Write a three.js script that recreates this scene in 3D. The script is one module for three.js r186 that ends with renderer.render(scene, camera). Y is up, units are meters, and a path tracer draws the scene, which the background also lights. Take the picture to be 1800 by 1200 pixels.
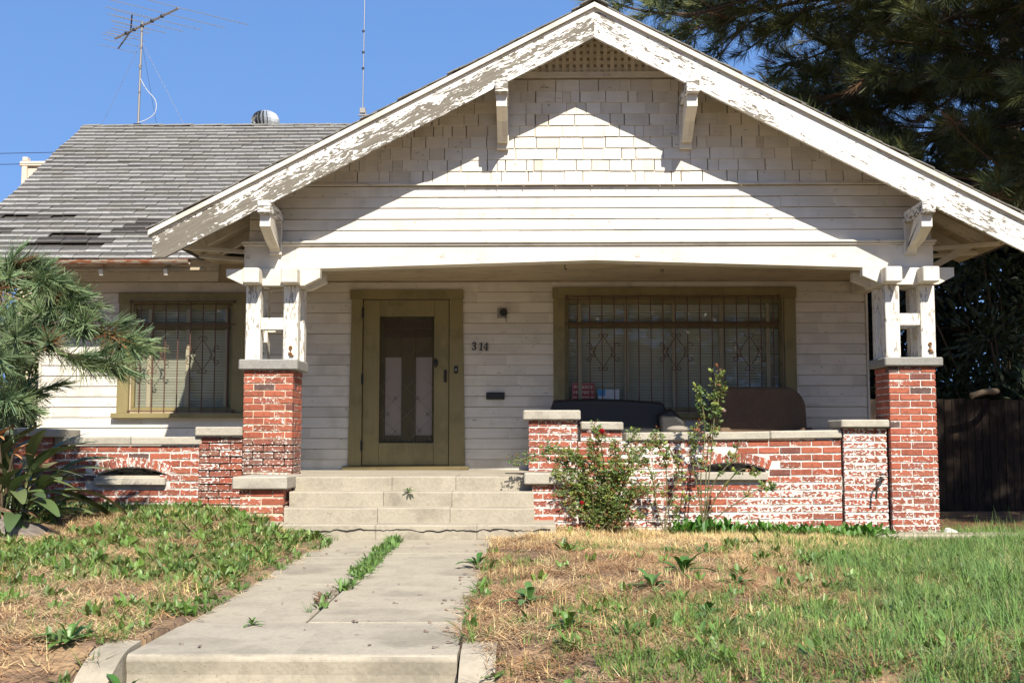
import * as THREE from 'three';
import { mergeGeometries } from 'three/addons/utils/BufferGeometryUtils.js';
import { TextGeometry } from 'three/addons/geometries/TextGeometry.js';
import { FontLoader } from 'three/addons/loaders/FontLoader.js';

// ---------------------------------------------------------------- camera, sky, sun, exposure
const scene = new THREE.Scene();
const camera = new THREE.PerspectiveCamera(32.93, 1800 / 1200, 0.1, 1200);
camera.position.set(-0.62, 0.97, 11.6);
camera.lookAt(-0.62 - 0.014675, 0.97 + 0.083457, 11.6 - 0.996403);
const renderer = new THREE.WebGLRenderer({ antialias: true });
renderer.toneMapping = THREE.LinearToneMapping;
renderer.toneMappingExposure = 1.72;
renderer.shadowMap.enabled = true;
const SUN = new THREE.Vector3(0.31, 1.0, 1.0).normalize();
{
  const W = 256, H = 128, d = new Float32Array(W * H * 4);
  for (let j = 0; j < H; j++) for (let i = 0; i < W; i++) {
    const e = ((j + 0.5) / H - 0.5) * Math.PI, a = ((i + 0.5) / W - 0.5) * 2 * Math.PI;
    const dx = Math.cos(a) * Math.cos(e), dy = Math.sin(e), dz = Math.sin(a) * Math.cos(e);
    const t = Math.pow(Math.max(0, Math.min(1, dy)), 0.55), k = Math.max(0, dx * SUN.x + dy * SUN.y + dz * SUN.z);
    const glow = 0.25 * Math.pow(k, 8) + 0.5 * Math.pow(k, 60);
    const lo = [0.205, 0.37, 0.7], hi = [0.022, 0.088, 0.275], o = (j * W + i) * 4;
    for (let c = 0; c < 3; c++) d[o + c] = dy < 0 ? [0.2, 0.18, 0.15][c] : lo[c] + (hi[c] - lo[c]) * t + glow * [0.8, 0.85, 0.9][c];
    d[o + 3] = 1;
  }
  const sky = new THREE.DataTexture(d, W, H, THREE.RGBAFormat, THREE.FloatType);
  sky.mapping = THREE.EquirectangularReflectionMapping; sky.magFilter = THREE.LinearFilter; sky.minFilter = THREE.LinearFilter; sky.needsUpdate = true;
  scene.background = sky; scene.environment = sky;
}
const sun = new THREE.DirectionalLight(new THREE.Color(1, 0.93, 0.81), 5);
sun.position.copy(SUN).multiplyScalar(40); sun.castShadow = true;
Object.assign(sun.shadow.camera, { left: -18, right: 18, top: 18, bottom: -18, near: 1, far: 100 });
sun.shadow.mapSize.set(4096, 4096); sun.shadow.radius = 1;
scene.add(sun, sun.target);

// ---------------------------------------------------------------- random numbers and noise
const rng = (s) => () => { s = (s + 0x6d2b79f5) | 0; let t = Math.imul(s ^ (s >>> 15), 1 | s); t = (t + Math.imul(t ^ (t >>> 7), 61 | t)) ^ t; return ((t ^ (t >>> 14)) >>> 0) / 4294967296; };
const R = rng(20314), rr = (a, b, f = R) => a + (b - a) * f(), pick = (a, f = R) => a[Math.floor(f() * a.length)];
const HASH = new Float32Array(65536); { const f = rng(77); for (let i = 0; i < 65536; i++) HASH[i] = f(); }
function vn(x, y) {
  const ix = Math.floor(x), iy = Math.floor(y), fx = x - ix, fy = y - iy, u = fx * fx * (3 - 2 * fx), v = fy * fy * (3 - 2 * fy);
  const a = ((iy & 255) << 8), b = (((iy + 1) & 255) << 8), c = ix & 255, d = (ix + 1) & 255;
  const p = HASH[a | c], q = HASH[a | d], r = HASH[b | c], s = HASH[b | d];
  return p + (q - p) * u + (r - p + (p - q - r + s) * u) * v;
}
function fbm(x, y, o = 4) { let s = 0, a = 0.5, t = 0; for (let i = 0; i < o; i++) { s += a * vn(x, y); t += a; a *= 0.5; x = x * 2.03 + 17.3; y = y * 2.03 + 9.7; } return s / t; }
const cl = (x, a = 0, b = 1) => Math.max(a, Math.min(b, x)), ss = (a, b, x) => { const t = cl((x - a) / (b - a)); return t * t * (3 - 2 * t); }, mix = (a, b, t) => a + (b - a) * t;
const toS = (x) => { x = cl(x); return 255 * (x <= 0.0031308 ? 12.92 * x : 1.055 * Math.pow(x, 1 / 2.4) - 0.055); };

// ---------------------------------------------------------------- textures: fn(u, v) gives [r, g, b, height] in linear values
function tex(W, H, fn, su = 1, sv = 1) {
  const c = new Uint8Array(W * H * 4), h = new Uint8Array(W * H * 4);
  for (let j = 0; j < H; j++) for (let i = 0; i < W; i++) {
    const q = fn((i + 0.5) / W, (j + 0.5) / H), o = (j * W + i) * 4;
    c[o] = toS(q[0]); c[o + 1] = toS(q[1]); c[o + 2] = toS(q[2]); c[o + 3] = 255;
    h[o] = h[o + 1] = h[o + 2] = 255 * cl(q[3]); h[o + 3] = 255;
  }
  return [c, h].map((data, k) => {
    const t = new THREE.DataTexture(data, W, H); if (!k) t.colorSpace = THREE.SRGBColorSpace;
    t.wrapS = t.wrapT = THREE.RepeatWrapping; t.magFilter = THREE.LinearFilter; t.minFilter = THREE.LinearMipmapLinearFilter; t.generateMipmaps = true; t.repeat.set(su, sv); t.needsUpdate = true; return t;
  });
}
const std = (o) => new THREE.MeshStandardMaterial({ roughness: 0.85, metalness: 0, ...o });
function texMat(maps, bump, o = {}) { return std({ map: maps[0], bumpMap: maps[1], bumpScale: bump, ...o }); }
const lin = (r, g, b) => new THREE.Color().setRGB(r, g, b);
const flat = (r, g, b, o) => std({ color: lin(r, g, b), ...o });
const M = {};
// bricks: 16 faces per sheet, four degrees of old white paint left on them
const REDS = [[0.35, 0.098, 0.056], [0.32, 0.088, 0.05], [0.36, 0.106, 0.062], [0.3, 0.088, 0.053], [0.34, 0.1, 0.06], [0.29, 0.092, 0.06]];
M.brick = [0, 1, 2, 3, 4].map((lv) => {
  const f = rng(500 + lv), base = [...Array(16)].map(() => (() => { const k = rr(0.82, 1.1, f); return pick(REDS, f).map((x) => x * k * rr(0.96, 1.04, f)); })());
  if (lv === 0) { base[5] = [0.11, 0.065, 0.055]; base[11] = [0.17, 0.06, 0.045]; }
  if (lv === 4) for (const b of base) { const g = rr(0.2, 0.75, f); b[0] = mix(b[0], 0.2, g) * 0.9; b[1] = mix(b[1], 0.12, g) * 0.95; b[2] = mix(b[2], 0.085, g); }
  const T = [0.88, 0.76, 0.66, 0.575, 0.72][lv], edgeW = [0.24, 0.34, 0.4, 0.4, 0.2][lv];
  return texMat(tex(1024, 512, (u, v) => {
    const cx = Math.floor(u * 4), cy = Math.floor(v * 4), n = cy * 4 + cx, x = (u * 4 - cx) * 2, y = v * 4 - cy, ox = n * 7.3 + lv * 31, b = base[n];
    const e = Math.min(x * 1.75, (2 - x) * 1.75, y, 1 - y), edge = Math.exp(-e / 0.1);
    const m = ss(T - 0.09, T + 0.07, fbm(x * 5.5 + ox, y * 4.6 + ox, 5) + edgeW * edge * (0.2 + 1.5 * vn(x * 7 + ox, y * 6)));
    const g = (0.72 + 0.5 * fbm(x * 9 + ox, y * 9, 4)) * (1 - 0.22 * ss(0.5, 0.7, fbm(x * 2.5 + ox, y * 2.5 + 40, 3))), s = vn(x * 60 + ox, y * 60) > 0.9 ? 0.7 : 1, w = 0.58 + 0.22 * fbm(x * 14, y * 14 + ox, 3);
    return [mix(b[0] * g * s, w, m), mix(b[1] * g * s, w * 0.955, m), mix(b[2] * g * s, w * 0.88, m), 0.3 * g + 0.5 * m];
  }), 0.0025, { roughness: 0.92 });
});
const mortarTex = tex(512, 512, (u, v) => { const g = fbm(u * 16, v * 16, 4), d = ss(0.45, 0.62, fbm(u * 7 + 40, v * 7, 4)); const w = mix(0.62, 0.36, d * 0.55) * (0.75 + 0.5 * g); return [w, w * 0.93, w * 0.84, g]; }, 1, 1);
M.mortar = texMat(mortarTex, 0.006, { roughness: 0.95 });
M.joint = flat(0.06, 0.045, 0.035, { roughness: 1 });
M.mortarRed = texMat(mortarTex, 0.006, { roughness: 0.95, color: lin(0.88, 0.72, 0.58) });
// painted boards: old cream-white paint with grain, grime and small chips
const paintTex = tex(1024, 1024, (u, v) => {
  const g = fbm(u * 6, v * 90, 3), d = fbm(u * 5 + 3, v * 7 + 8, 5), c = 0.8 * ss(0.775, 0.8, fbm(u * 34, v * 90 + 4, 4)) * ss(0.45, 0.6, fbm(u * 3 + 30, v * 4, 3)), st = ss(0.56, 0.8, fbm(u * 9, v * 3 + 50, 4));
  const w = (0.67 + 0.08 * (g - 0.5)) * (1 - 0.13 * ss(0.4, 0.75, d) - 0.12 * st);
  return [mix(w, 0.26, c), mix(w * (0.93 - 0.012 * st), 0.22, c), mix(w * (0.795 - 0.03 * st), 0.17, c), 0.6 + 0.2 * g - 0.4 * c];
}, 0.5, 0.5);
M.paint = texMat(paintTex, 0.002, { roughness: 0.62 });
M.paintOld = texMat(paintTex, 0.002, { roughness: 0.7, color: lin(0.92, 0.9, 0.87) });
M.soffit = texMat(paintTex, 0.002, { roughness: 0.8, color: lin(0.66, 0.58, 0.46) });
// posts: alligatored paint with long vertical checks
M.post = texMat(tex(512, 512, (u, v) => {
  const c = 0.9 * ss(0.7, 0.74, fbm(u * 60, v * 16, 5) + 0.06 * vn(u * 5, v * 4)), g = fbm(u * 60, v * 8, 3), k = ss(0.86, 0.9, 1 - Math.abs(fbm(u * 22, v * 5 + 9, 4) - 0.5) * 5) * ss(0.5, 0.6, vn(u * 6, v * 4));
  const w = 0.7 + 0.08 * (g - 0.5), m = Math.max(c, 0.75 * k);
  return [mix(w, 0.24, m), mix(w * 0.94, 0.21, m), mix(w * 0.82, 0.17, m), 0.8 - 0.6 * m];
}, 1, 0.8), 0.003, { roughness: 0.7 });
// barge boards: peeling paint over grey-brown weathered wood, u along 5 m, v across 0.3 m
function peel(bare, seed) {
  return tex(2048, 160, (u, v) => {
    const x = u * 5, y = v * 0.3, wx = fbm(x * 6 + seed, y * 20, 3) - 0.5, B = bare(x, v);
    const n = fbm(x * 5 + seed, y * 38 + wx * 3 + seed, 5) * 0.36 + fbm(x * 24 + seed, y * 130 + wx * 6, 4) * 0.49 + fbm(x * 1.3 + seed, y * 6, 2) * 0.15;
    const m = ss(1 - B - 0.012, 1 - B + 0.012, n), g = fbm(x * 5, y * 220 + seed, 4), p = fbm(x * 14, y * 90, 3);
    const w = 0.74 + 0.06 * (p - 0.5), b = 0.09 + 0.13 * g, rim = ss(1 - B - 0.03, 1 - B - 0.012, n) * (1 - m);
    return [mix(w, b * 1.02, m), mix(w * 0.965, b * 0.9, m), mix(w * 0.9, b * 0.7, m), mix(0.72 + rim * 0.28, 0.12 + 0.25 * g, m)];
  }, 1 / 5, 1 / 0.3);
}
M.bargeL = texMat(peel((x, v) => 0.445 + 0.04 * ss(0.5, 2.2, 5 - x) + 0.05 * Math.exp(-(5 - x) * 2) + 0.16 * ss(4.1, 4.75, 5 - x) - 0.17 * ss(0.5, 1, v) + 0.08 * Math.exp(-Math.pow((v - 0.35) / 0.2, 2)), 3.1), 0.006, { roughness: 0.8 });
M.bargeR = texMat(peel((x, v) => 0.4 + 0.07 * Math.exp(-x * 2.2) - 0.05 * ss(0.6, 1, v) + 0.05 * Math.exp(-Math.pow((x - 2.1) / 0.4, 2)), 81.7), 0.005, { roughness: 0.75 });
M.chippy = texMat(peel(() => 0.5, 44.2), 0.005, { roughness: 0.8 });
// olive trim
const oliveTex = tex(512, 512, (u, v) => { const g = fbm(u * 60, v * 6, 3), d = ss(0.45, 0.75, fbm(u * 6, v * 5 + 7, 4)), w = 1 + 0.14 * (g - 0.5) - 0.22 * d; return [0.225 * w, 0.185 * w, 0.078 * w, g]; }, 1, 1);
M.olive = texMat(oliveTex, 0.0015, { roughness: 0.6 });
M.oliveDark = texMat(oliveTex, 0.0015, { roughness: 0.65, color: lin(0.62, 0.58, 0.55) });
// concrete
const concTex = tex(1024, 1024, (u, v) => {
  const a = fbm(u * 8, v * 8, 5), b = fbm(u * 120, v * 120, 2), s = ss(0.52, 0.75, fbm(u * 4 + 21, v * 6, 5)), p = vn(u * 260, v * 260) > 0.93 ? 0.72 : 1, w = (0.43 + 0.14 * (a - 0.5) + 0.09 * (b - 0.5)) * (1 - 0.2 * s) * (1 - 0.1 * ss(0.62, 0.7, fbm(u * 18, v * 18 + 70, 4))) * p;
  return [w, w * 0.935, w * 0.815, 0.5 + 0.5 * (b - 0.5) - (p < 1 ? 0.4 : 0)];
}, 0.5, 0.5);
M.conc = texMat(concTex, 0.003, { roughness: 0.92, color: lin(0.8, 0.752, 0.655) });
M.concWarm = texMat(concTex, 0.003, { roughness: 0.92, color: lin(0.8, 0.758, 0.67) });
M.coping = texMat(concTex, 0.003, { roughness: 0.9, color: lin(0.88, 0.86, 0.81) });
M.capGrey = texMat(concTex, 0.003, { roughness: 0.9, color: lin(0.56, 0.58, 0.6) });
// roof shingles
const shTex = tex(512, 512, (u, v) => { const a = fbm(u * 40, v * 40, 3), b = fbm(u * 5, v * 9, 4), g = fbm(u * 70, v * 6, 3), w = 0.19 + 0.12 * (a - 0.5) + 0.12 * (b - 0.5) + 0.08 * (g - 0.5); return [w, w * 0.97, w * 0.9, a]; }, 1, 1);
M.shingle = [[1.0, 1, 1], [1.12, 1.12, 1.1], [0.86, 0.84, 0.8], [1.3, 1.3, 1.3], [1.6, 1.6, 1.6]].map((c) => texMat(shTex, 0.004, { roughness: 0.9, color: lin(...c) }));
const shadedLipTex = tex(512, 128, (u, v) => { const n = fbm(u * 40, v * 6, 3), g = fbm(u * 120, v * 14, 3), e = 0.36 + 0.16 * (n - 0.5), t = ss(e - 0.07, e + 0.07, v), w = mix(0.25, 0.075, t) * (0.75 + 0.5 * g) * (0.85 + 0.3 * fbm(u * 6, 4, 2)); return [w, w * 0.965, w * 0.91, g]; }, 0.5, 1);  // course shadow painted as a dark upper band, lit butt edge as a pale lip
M.lip = [[1, 1, 1], [1.07, 1.06, 1.03], [0.9, 0.88, 0.83], [1.1, 1.09, 1.07], [1.28, 1.27, 1.26], [0.34, 0.31, 0.29]].map((c) => texMat(shadedLipTex, 0.002, { roughness: 0.9, color: lin(...c) }));
M.felt = texMat(shTex, 0.004, { roughness: 0.95, color: lin(0.3, 0.27, 0.25) });
// small stuff
M.iron = flat(0.035, 0.03, 0.026, { roughness: 0.55, metalness: 0.4 });
M.bar = flat(0.12, 0.06, 0.04, { roughness: 0.6, metalness: 0.3 });
M.black = flat(0.012, 0.012, 0.012, { roughness: 0.5 });
M.void = flat(0.02, 0.018, 0.016, { roughness: 1 });
M.room = flat(0.16, 0.15, 0.13, { roughness: 1 });
M.blind = flat(0.5, 0.49, 0.38, { roughness: 0.6 });
M.sash = flat(0.3, 0.27, 0.18, { roughness: 0.6 });
M.glass = new THREE.MeshPhysicalMaterial({ color: lin(0.93, 0.95, 0.94), transmission: 1, thickness: 0, roughness: 0.02, ior: 1.5 });
M.alu = flat(0.5, 0.5, 0.5, { roughness: 0.35, metalness: 0.8 });
M.galv = flat(0.5, 0.52, 0.54, { roughness: 0.45, metalness: 0.55 });
M.oldMetal = flat(0.3, 0.28, 0.25, { roughness: 0.55, metalness: 0.6 });
M.brownFabric = texMat(tex(256, 256, (u, v) => { const g = fbm(u * 60, v * 60, 3), d = fbm(u * 5, v * 5, 3), w = 0.8 + 0.4 * g + 0.3 * (d - 0.5); return [0.13 * w, 0.085 * w, 0.052 * w, g]; }, 2, 2), 0.003, { roughness: 0.95 });
M.leather = texMat(tex(256, 256, (u, v) => { const g = fbm(u * 50, v * 50, 3); return [0.02, 0.018, 0.016, g]; }, 2, 2), 0.002, { roughness: 0.55 });

// ---------------------------------------------------------------- objects, parts, geometry helpers
const used = {};
const numbered = (n) => { const k = used[n] = (used[n] ?? -1) + 1; return k ? n + '_' + String(k).padStart(3, '0') : n; };
function tag(o, label, category, group, kind) { Object.assign(o.userData, { label, category }); if (group) o.userData.group = group; if (kind) o.userData.kind = kind; return o; }
function thing(name, label, category, [x, y, z] = [0, 0, 0], group) { const o = new THREE.Group(); o.name = numbered(name); o.position.set(x, y, z); scene.add(o); return tag(o, label, category, group); }
function grp(name, parent) { const o = new THREE.Group(); o.name = name; parent.add(o); return o; }
function mesh(name, g, m, parent = scene, p, r) {
  const o = new THREE.Mesh(g, m); o.name = parent === scene ? numbered(name) : name; o.castShadow = o.receiveShadow = true;
  if (p) o.position.set(...p); if (r) o.rotation.set(...r); parent.add(o); return o;
}
const struct = (o) => { o.userData.kind = 'structure'; return o; }, stuff = (o) => { o.userData.kind = 'stuff'; return o; };
function soup(tris, ox = 0, oy = 0) { // flat-shaded triangles with uv in metres from the face direction
  const g = new THREE.BufferGeometry(); g.setAttribute('position', new THREE.BufferAttribute(new Float32Array(tris), 3)); g.computeVertexNormals(); return boxUV(g, ox, oy);
}
function boxUV(g, ox = 0, oy = 0) {
  const p = g.attributes.position, n = g.attributes.normal, uv = new Float32Array(p.count * 2);
  for (let i = 0; i < p.count; i++) {
    const a = Math.abs(n.getX(i)), b = Math.abs(n.getY(i)), c = Math.abs(n.getZ(i));
    const [u, v] = c >= a && c >= b ? [p.getX(i), p.getY(i)] : b >= a ? [p.getX(i), p.getZ(i)] : [p.getZ(i), p.getY(i)];
    uv[2 * i] = u + ox; uv[2 * i + 1] = v + oy;
  }
  g.setAttribute('uv', new THREE.BufferAttribute(uv, 2)); return g;
}
function tidy(g) { const q = g.index ? g.toNonIndexed() : g; for (const k of Object.keys(q.attributes)) if (!['position', 'normal', 'uv'].includes(k)) q.deleteAttribute(k); if (!q.attributes.uv) boxUV(q); return q; }
const merge = (list) => mergeGeometries(list.map(tidy));
// a box with chamfered edges, centred
function cbox(w, h, d, c = 0.006, ox = R() * 9, oy = R() * 9) {
  c = Math.min(c, w * 0.3, h * 0.3, d * 0.3);
  const t = [], H = [w / 2, h / 2, d / 2], v = (s, k) => s.map((x, i) => x * (H[i] - (i === k ? 0 : c)));
  const tri = (a, b, e) => { const n = [0, 1, 2].map((i) => { const j = (i + 1) % 3, k = (i + 2) % 3; return (b[j] - a[j]) * (e[k] - a[k]) - (b[k] - a[k]) * (e[j] - a[j]); }), m = n[0] * (a[0] + b[0] + e[0]) + n[1] * (a[1] + b[1] + e[1]) + n[2] * (a[2] + b[2] + e[2]); t.push(...a, ...(m >= 0 ? [...b, ...e] : [...e, ...b])); };
  const quad = (a, b, e, f) => { tri(a, b, e); tri(a, e, f); };
  for (let k = 0; k < 3; k++) for (const s of [-1, 1]) { const m = (a, b) => { const q = [0, 0, 0]; q[k] = s; q[(k + 1) % 3] = a; q[(k + 2) % 3] = b; return v(q, k); }; quad(m(-1, -1), m(1, -1), m(1, 1), m(-1, 1)); }
  for (let k = 0; k < 3; k++) for (const a of [-1, 1]) for (const b of [-1, 1]) { const j = (k + 1) % 3, l = (k + 2) % 3, q = (e, f) => { const z = [0, 0, 0]; z[k] = e; z[j] = a; z[l] = b; return v(z, f); }; quad(q(-1, j), q(1, j), q(1, l), q(-1, l)); }
  for (const a of [-1, 1]) for (const b of [-1, 1]) for (const e of [-1, 1]) { const s = [a, b, e]; tri(v(s, 0), v(s, 1), v(s, 2)); }
  return soup(t, ox, oy);
}
const span = (x0, x1, y0, y1, z0, z1, c) => cbox(x1 - x0, y1 - y0, z1 - z0, c).translate((x0 + x1) / 2, (y0 + y1) / 2, (z0 + z1) / 2);
// a polygon in x, y (anticlockwise) made solid between a back plane and a front that may lean
function slab(pts, zf, zb, ox = R() * 9, oy = R() * 9) {
  const F = typeof zf === 'function' ? zf : () => zf, t = [], n = pts.length, f = pts.map(([x, y]) => [x, y, F(y, x)]), b = pts.map(([x, y]) => [x, y, zb]);
  const flatShape = THREE.ShapeUtils.triangulateShape(pts.map(([x, y]) => new THREE.Vector2(x, y)), []);
  for (const [i, j, k] of flatShape) { t.push(...f[i], ...f[j], ...f[k]); t.push(...b[i], ...b[k], ...b[j]); }
  for (let i = 0; i < n; i++) { const j = (i + 1) % n; t.push(...f[j], ...f[i], ...b[i], ...f[j], ...b[i], ...b[j]); }
  return soup(t, ox, oy);
}
function clip(pts, a, b, c) { // keep a x + b y <= c
  const out = [];
  pts.forEach((p, i) => { const q = pts[(i + 1) % pts.length], d = a * p[0] + b * p[1] - c, e = a * q[0] + b * q[1] - c; if (d <= 0) out.push(p); if ((d < 0 && e > 0) || (d > 0 && e < 0)) { const s = d / (d - e); out.push([p[0] + (q[0] - p[0]) * s, p[1] + (q[1] - p[1]) * s]); } });
  return out;
}
const V = (a) => new THREE.Vector3(...a);
function tube(pts, r, rad = 6, seg) { return new THREE.TubeGeometry(new THREE.CatmullRomCurve3(pts.map(V), false, 'centripetal'), seg ?? Math.max(1, (pts.length - 1) * 4), r, rad, false); }
function rod(a, b, r, r2 = r, rad = 6) { // straight tapered rod
  const d = V(b).sub(V(a)), g = new THREE.CylinderGeometry(r2, r, d.length(), rad, 1); g.translate(0, d.length() / 2, 0);
  g.applyQuaternion(new THREE.Quaternion().setFromUnitVectors(new THREE.Vector3(0, 1, 0), d.clone().normalize())); return g.translate(...a);
}
function beam(a, b, w, h, c = 0.006) { // a squared timber from a to b
  const A = V(a), D = V(b).sub(A), g = cbox(w, h, D.length(), c); g.translate(0, 0, D.length() / 2);
  const m = new THREE.Matrix4().lookAt(D, new THREE.Vector3(), new THREE.Vector3(0, 1, 0)); g.applyMatrix4(m); return g.translate(...a);
}

// ---------------------------------------------------------------- ground
const pathY = (z) => 0.06 - 0.06 * cl((z - 1.2) / 4.2);
function ground(x, z) {
  const P = pathY(z);
  let h, n = (fbm(x * 0.9 + 50, z * 0.9 + 50, 3) - 0.5);
  if (x < -1.8) h = P + 0.02 + (0.02 + 0.14 * ss(4.5, 0.3, z)) * ss(-2.5, -3.4, x) + 0.12 * n * ss(-2.5, -3.6, x) + 0.1 * ss(-4, -6, x) * ss(6, 2, z);
  else h = P + 0.015 + (0.05 + 0.02 * ss(3, 0, z)) * ss(-0.95, -0.3, x) * (0.6 + 0.4 * ss(3.2, 1.5, x)) + 0.1 * n * ss(-0.9, 0, x) - 0.04 * ss(2, 3.2, x) * ss(3, 0.5, z);
  const xl = -2.43, inPath = ss(xl, xl + 0.07, x) * ss(-0.95, -1.02, x);
  h = mix(h, P - 0.09, inPath * ss(-0.3, 0.4, z));
  h -= 0.095 * ss(-0.7, 0.3, x) * ss(3.6, 0.9, z);
  h += 0.015 * (vn(x * 6, z * 6) - 0.5);
  h = mix(h, -0.78, (z > 6.13 ? ss(-2.59, -2.53, x) * ss(-0.79, -0.86, x) : ss(-2.43, -2.37, x) * ss(-0.95, -1.01, x)) * ss(5.5, 5.8, z) * ss(8.3, 7.9, z));
  h -= 0.36 * Math.max(0, Math.min(z, 7.6) - 6.22) * (ss(-3.4, -2.6, x) * ss(-0.1, -0.78, x));
  h = mix(h, -0.6, ss(6.95, 8.3, z));
  h = mix(h, 0.03, ss(-2, -6, z));
  return h;
}
{
  const N = 300, pos = [], idx = [], warp = (t) => Math.sign(t) * (7.5 * Math.abs(t) + 500 * Math.pow(Math.abs(t), 9));
  for (let j = 0; j <= N; j++) for (let i = 0; i <= N; i++) { const x = -0.5 + warp((i / N) * 2 - 1), z = 3.2 + warp((j / N) * 2 - 1); pos.push(x, ground(x, z), z); }
  for (let j = 0; j < N; j++) for (let i = 0; i < N; i++) { const a = j * (N + 1) + i; idx.push(a, a + N + 1, a + 1, a + 1, a + N + 1, a + N + 2); }
  const g = new THREE.BufferGeometry(); g.setAttribute('position', new THREE.Float32BufferAttribute(pos, 3)); g.setIndex(idx); g.computeVertexNormals();
  const uv = new Float32Array(pos.length / 3 * 2); for (let i = 0; i < uv.length / 2; i++) { uv[2 * i] = pos[3 * i]; uv[2 * i + 1] = pos[3 * i + 2]; }
  g.setAttribute('uv', new THREE.BufferAttribute(uv, 2));
  const soil = tex(1024, 1024, (u, v) => {
    const a = fbm(u * 7, v * 7, 5), b = fbm(u * 90, v * 90, 3), s = ss(0.45, 0.6, fbm(u * 12 + 9, v * 12, 4)), k = vn(u * 300, v * 50) * vn(u * 40 + 5, v * 280);
    const w = 0.6 + 0.8 * b + 0.5 * (a - 0.5); return [mix(0.15, 0.24, s) * w + 0.09 * k, mix(0.095, 0.155, s) * w + 0.06 * k, mix(0.06, 0.085, s) * w + 0.03 * k, b * 0.7 + k * 0.5];
  }, 0.42, 0.42);
  struct(tag(mesh('ground', g, texMat(soil, 0.02, { roughness: 1 })), 'brown soil of the neglected front lawn running out around the house', 'ground'));
}

// ---------------------------------------------------------------- garden path, steps to the sidewalk, sidewalk, street
{
  const p = thing('garden_path', 'concrete slab path with a weedy centre seam leading from the sidewalk to the porch steps', 'path', [0, 0, 0]); struct(p);
  const rows = [[1.135, 2.45, 3.95, 5.415], [1.135, 2.2, 3.55, 5.415]], cols = [[-2.44, -1.812], [-1.795, -0.955]];
  cols.forEach(([a, b], k) => { for (let i = 0; i < 3; i++) { const z0 = rows[k][i], z1 = rows[k][i + 1] - 0.006, g = cbox(b - a, 0.1, z1 - z0, 0.006); mesh('slab', g, M.conc, p, [(a + b) / 2, pathY((z0 + z1) / 2) - 0.05 + rr(-0.003, 0.003), (z0 + z1) / 2], [0.06 / 4.2, 0, rr(-0.003, 0.003)]); } });
  const s = thing('sidewalk_steps', 'weathered concrete steps with a rounded nosing going down to the sidewalk', 'steps', [0, 0, 0]); struct(s);
  for (let i = 0; i < 3; i++) { // nosed treads
    const top = -0.185 * i, z0 = i ? 6.3 + 0.32 * (i - 1) : 5.425, z1 = 6.33 + 0.32 * i, sh = [];
    for (let a = 0; a <= 6; a++) { const t = (a / 6) * Math.PI / 2; sh.push([z1 - 0.03 + 0.03 * Math.sin(t), top - 0.03 + 0.03 * Math.cos(t)]); }
    sh.push([z1 - 0.012, top - 0.09], [z1 - 0.012, -0.75], [z0, -0.75], [z0, top]);
    const g = slab(sh.reverse(), 0.745, -0.745); g.rotateY(-Math.PI / 2); boxUV(g, 3 * i, 1);
    mesh('tread', g, M.concWarm, s, [-1.69, 0, 0]);
  }
  for (const [x, w, lab] of [[-2.53, 0.155, 'left'], [-0.85, 0.16, 'right']]) {
    const prof = [[6.08, -0.8]]; prof.push([7.7, -0.8], [7.7, -0.52]); for (let a = 0; a <= 8; a++) { const t = a / 8; prof.push([6.5 - 0.3 * t, -0.085 + 0.1 * Math.sin(t * 1.57)]); } prof.push([6.08, 0.02]);
    const g = slab(prof, w / 2, -w / 2); g.rotateY(-Math.PI / 2); boxUV(g, x, 2);
    mesh('kerb_wall', g, M.conc, s, [x, 0, 0]);
  }
  struct(tag(mesh('sidewalk', span(-60, 60, -0.75, -0.555, 8.05, 10.2, 0.01), M.conc), 'concrete sidewalk running along the foot of the lawn bank', 'sidewalk'));
  struct(tag(mesh('street', span(-200, 200, -0.9, -0.68, 13.2, 22, 0.01), flat(0.06, 0.06, 0.062, { roughness: 0.95 })), 'dark asphalt street beyond the sidewalk', 'street'));
  struct(tag(mesh('kerb', span(-200, 200, -0.9, -0.56, 13.05, 13.198, 0.02), M.conc), 'concrete kerb between verge and asphalt street', 'kerb'));
}

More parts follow.
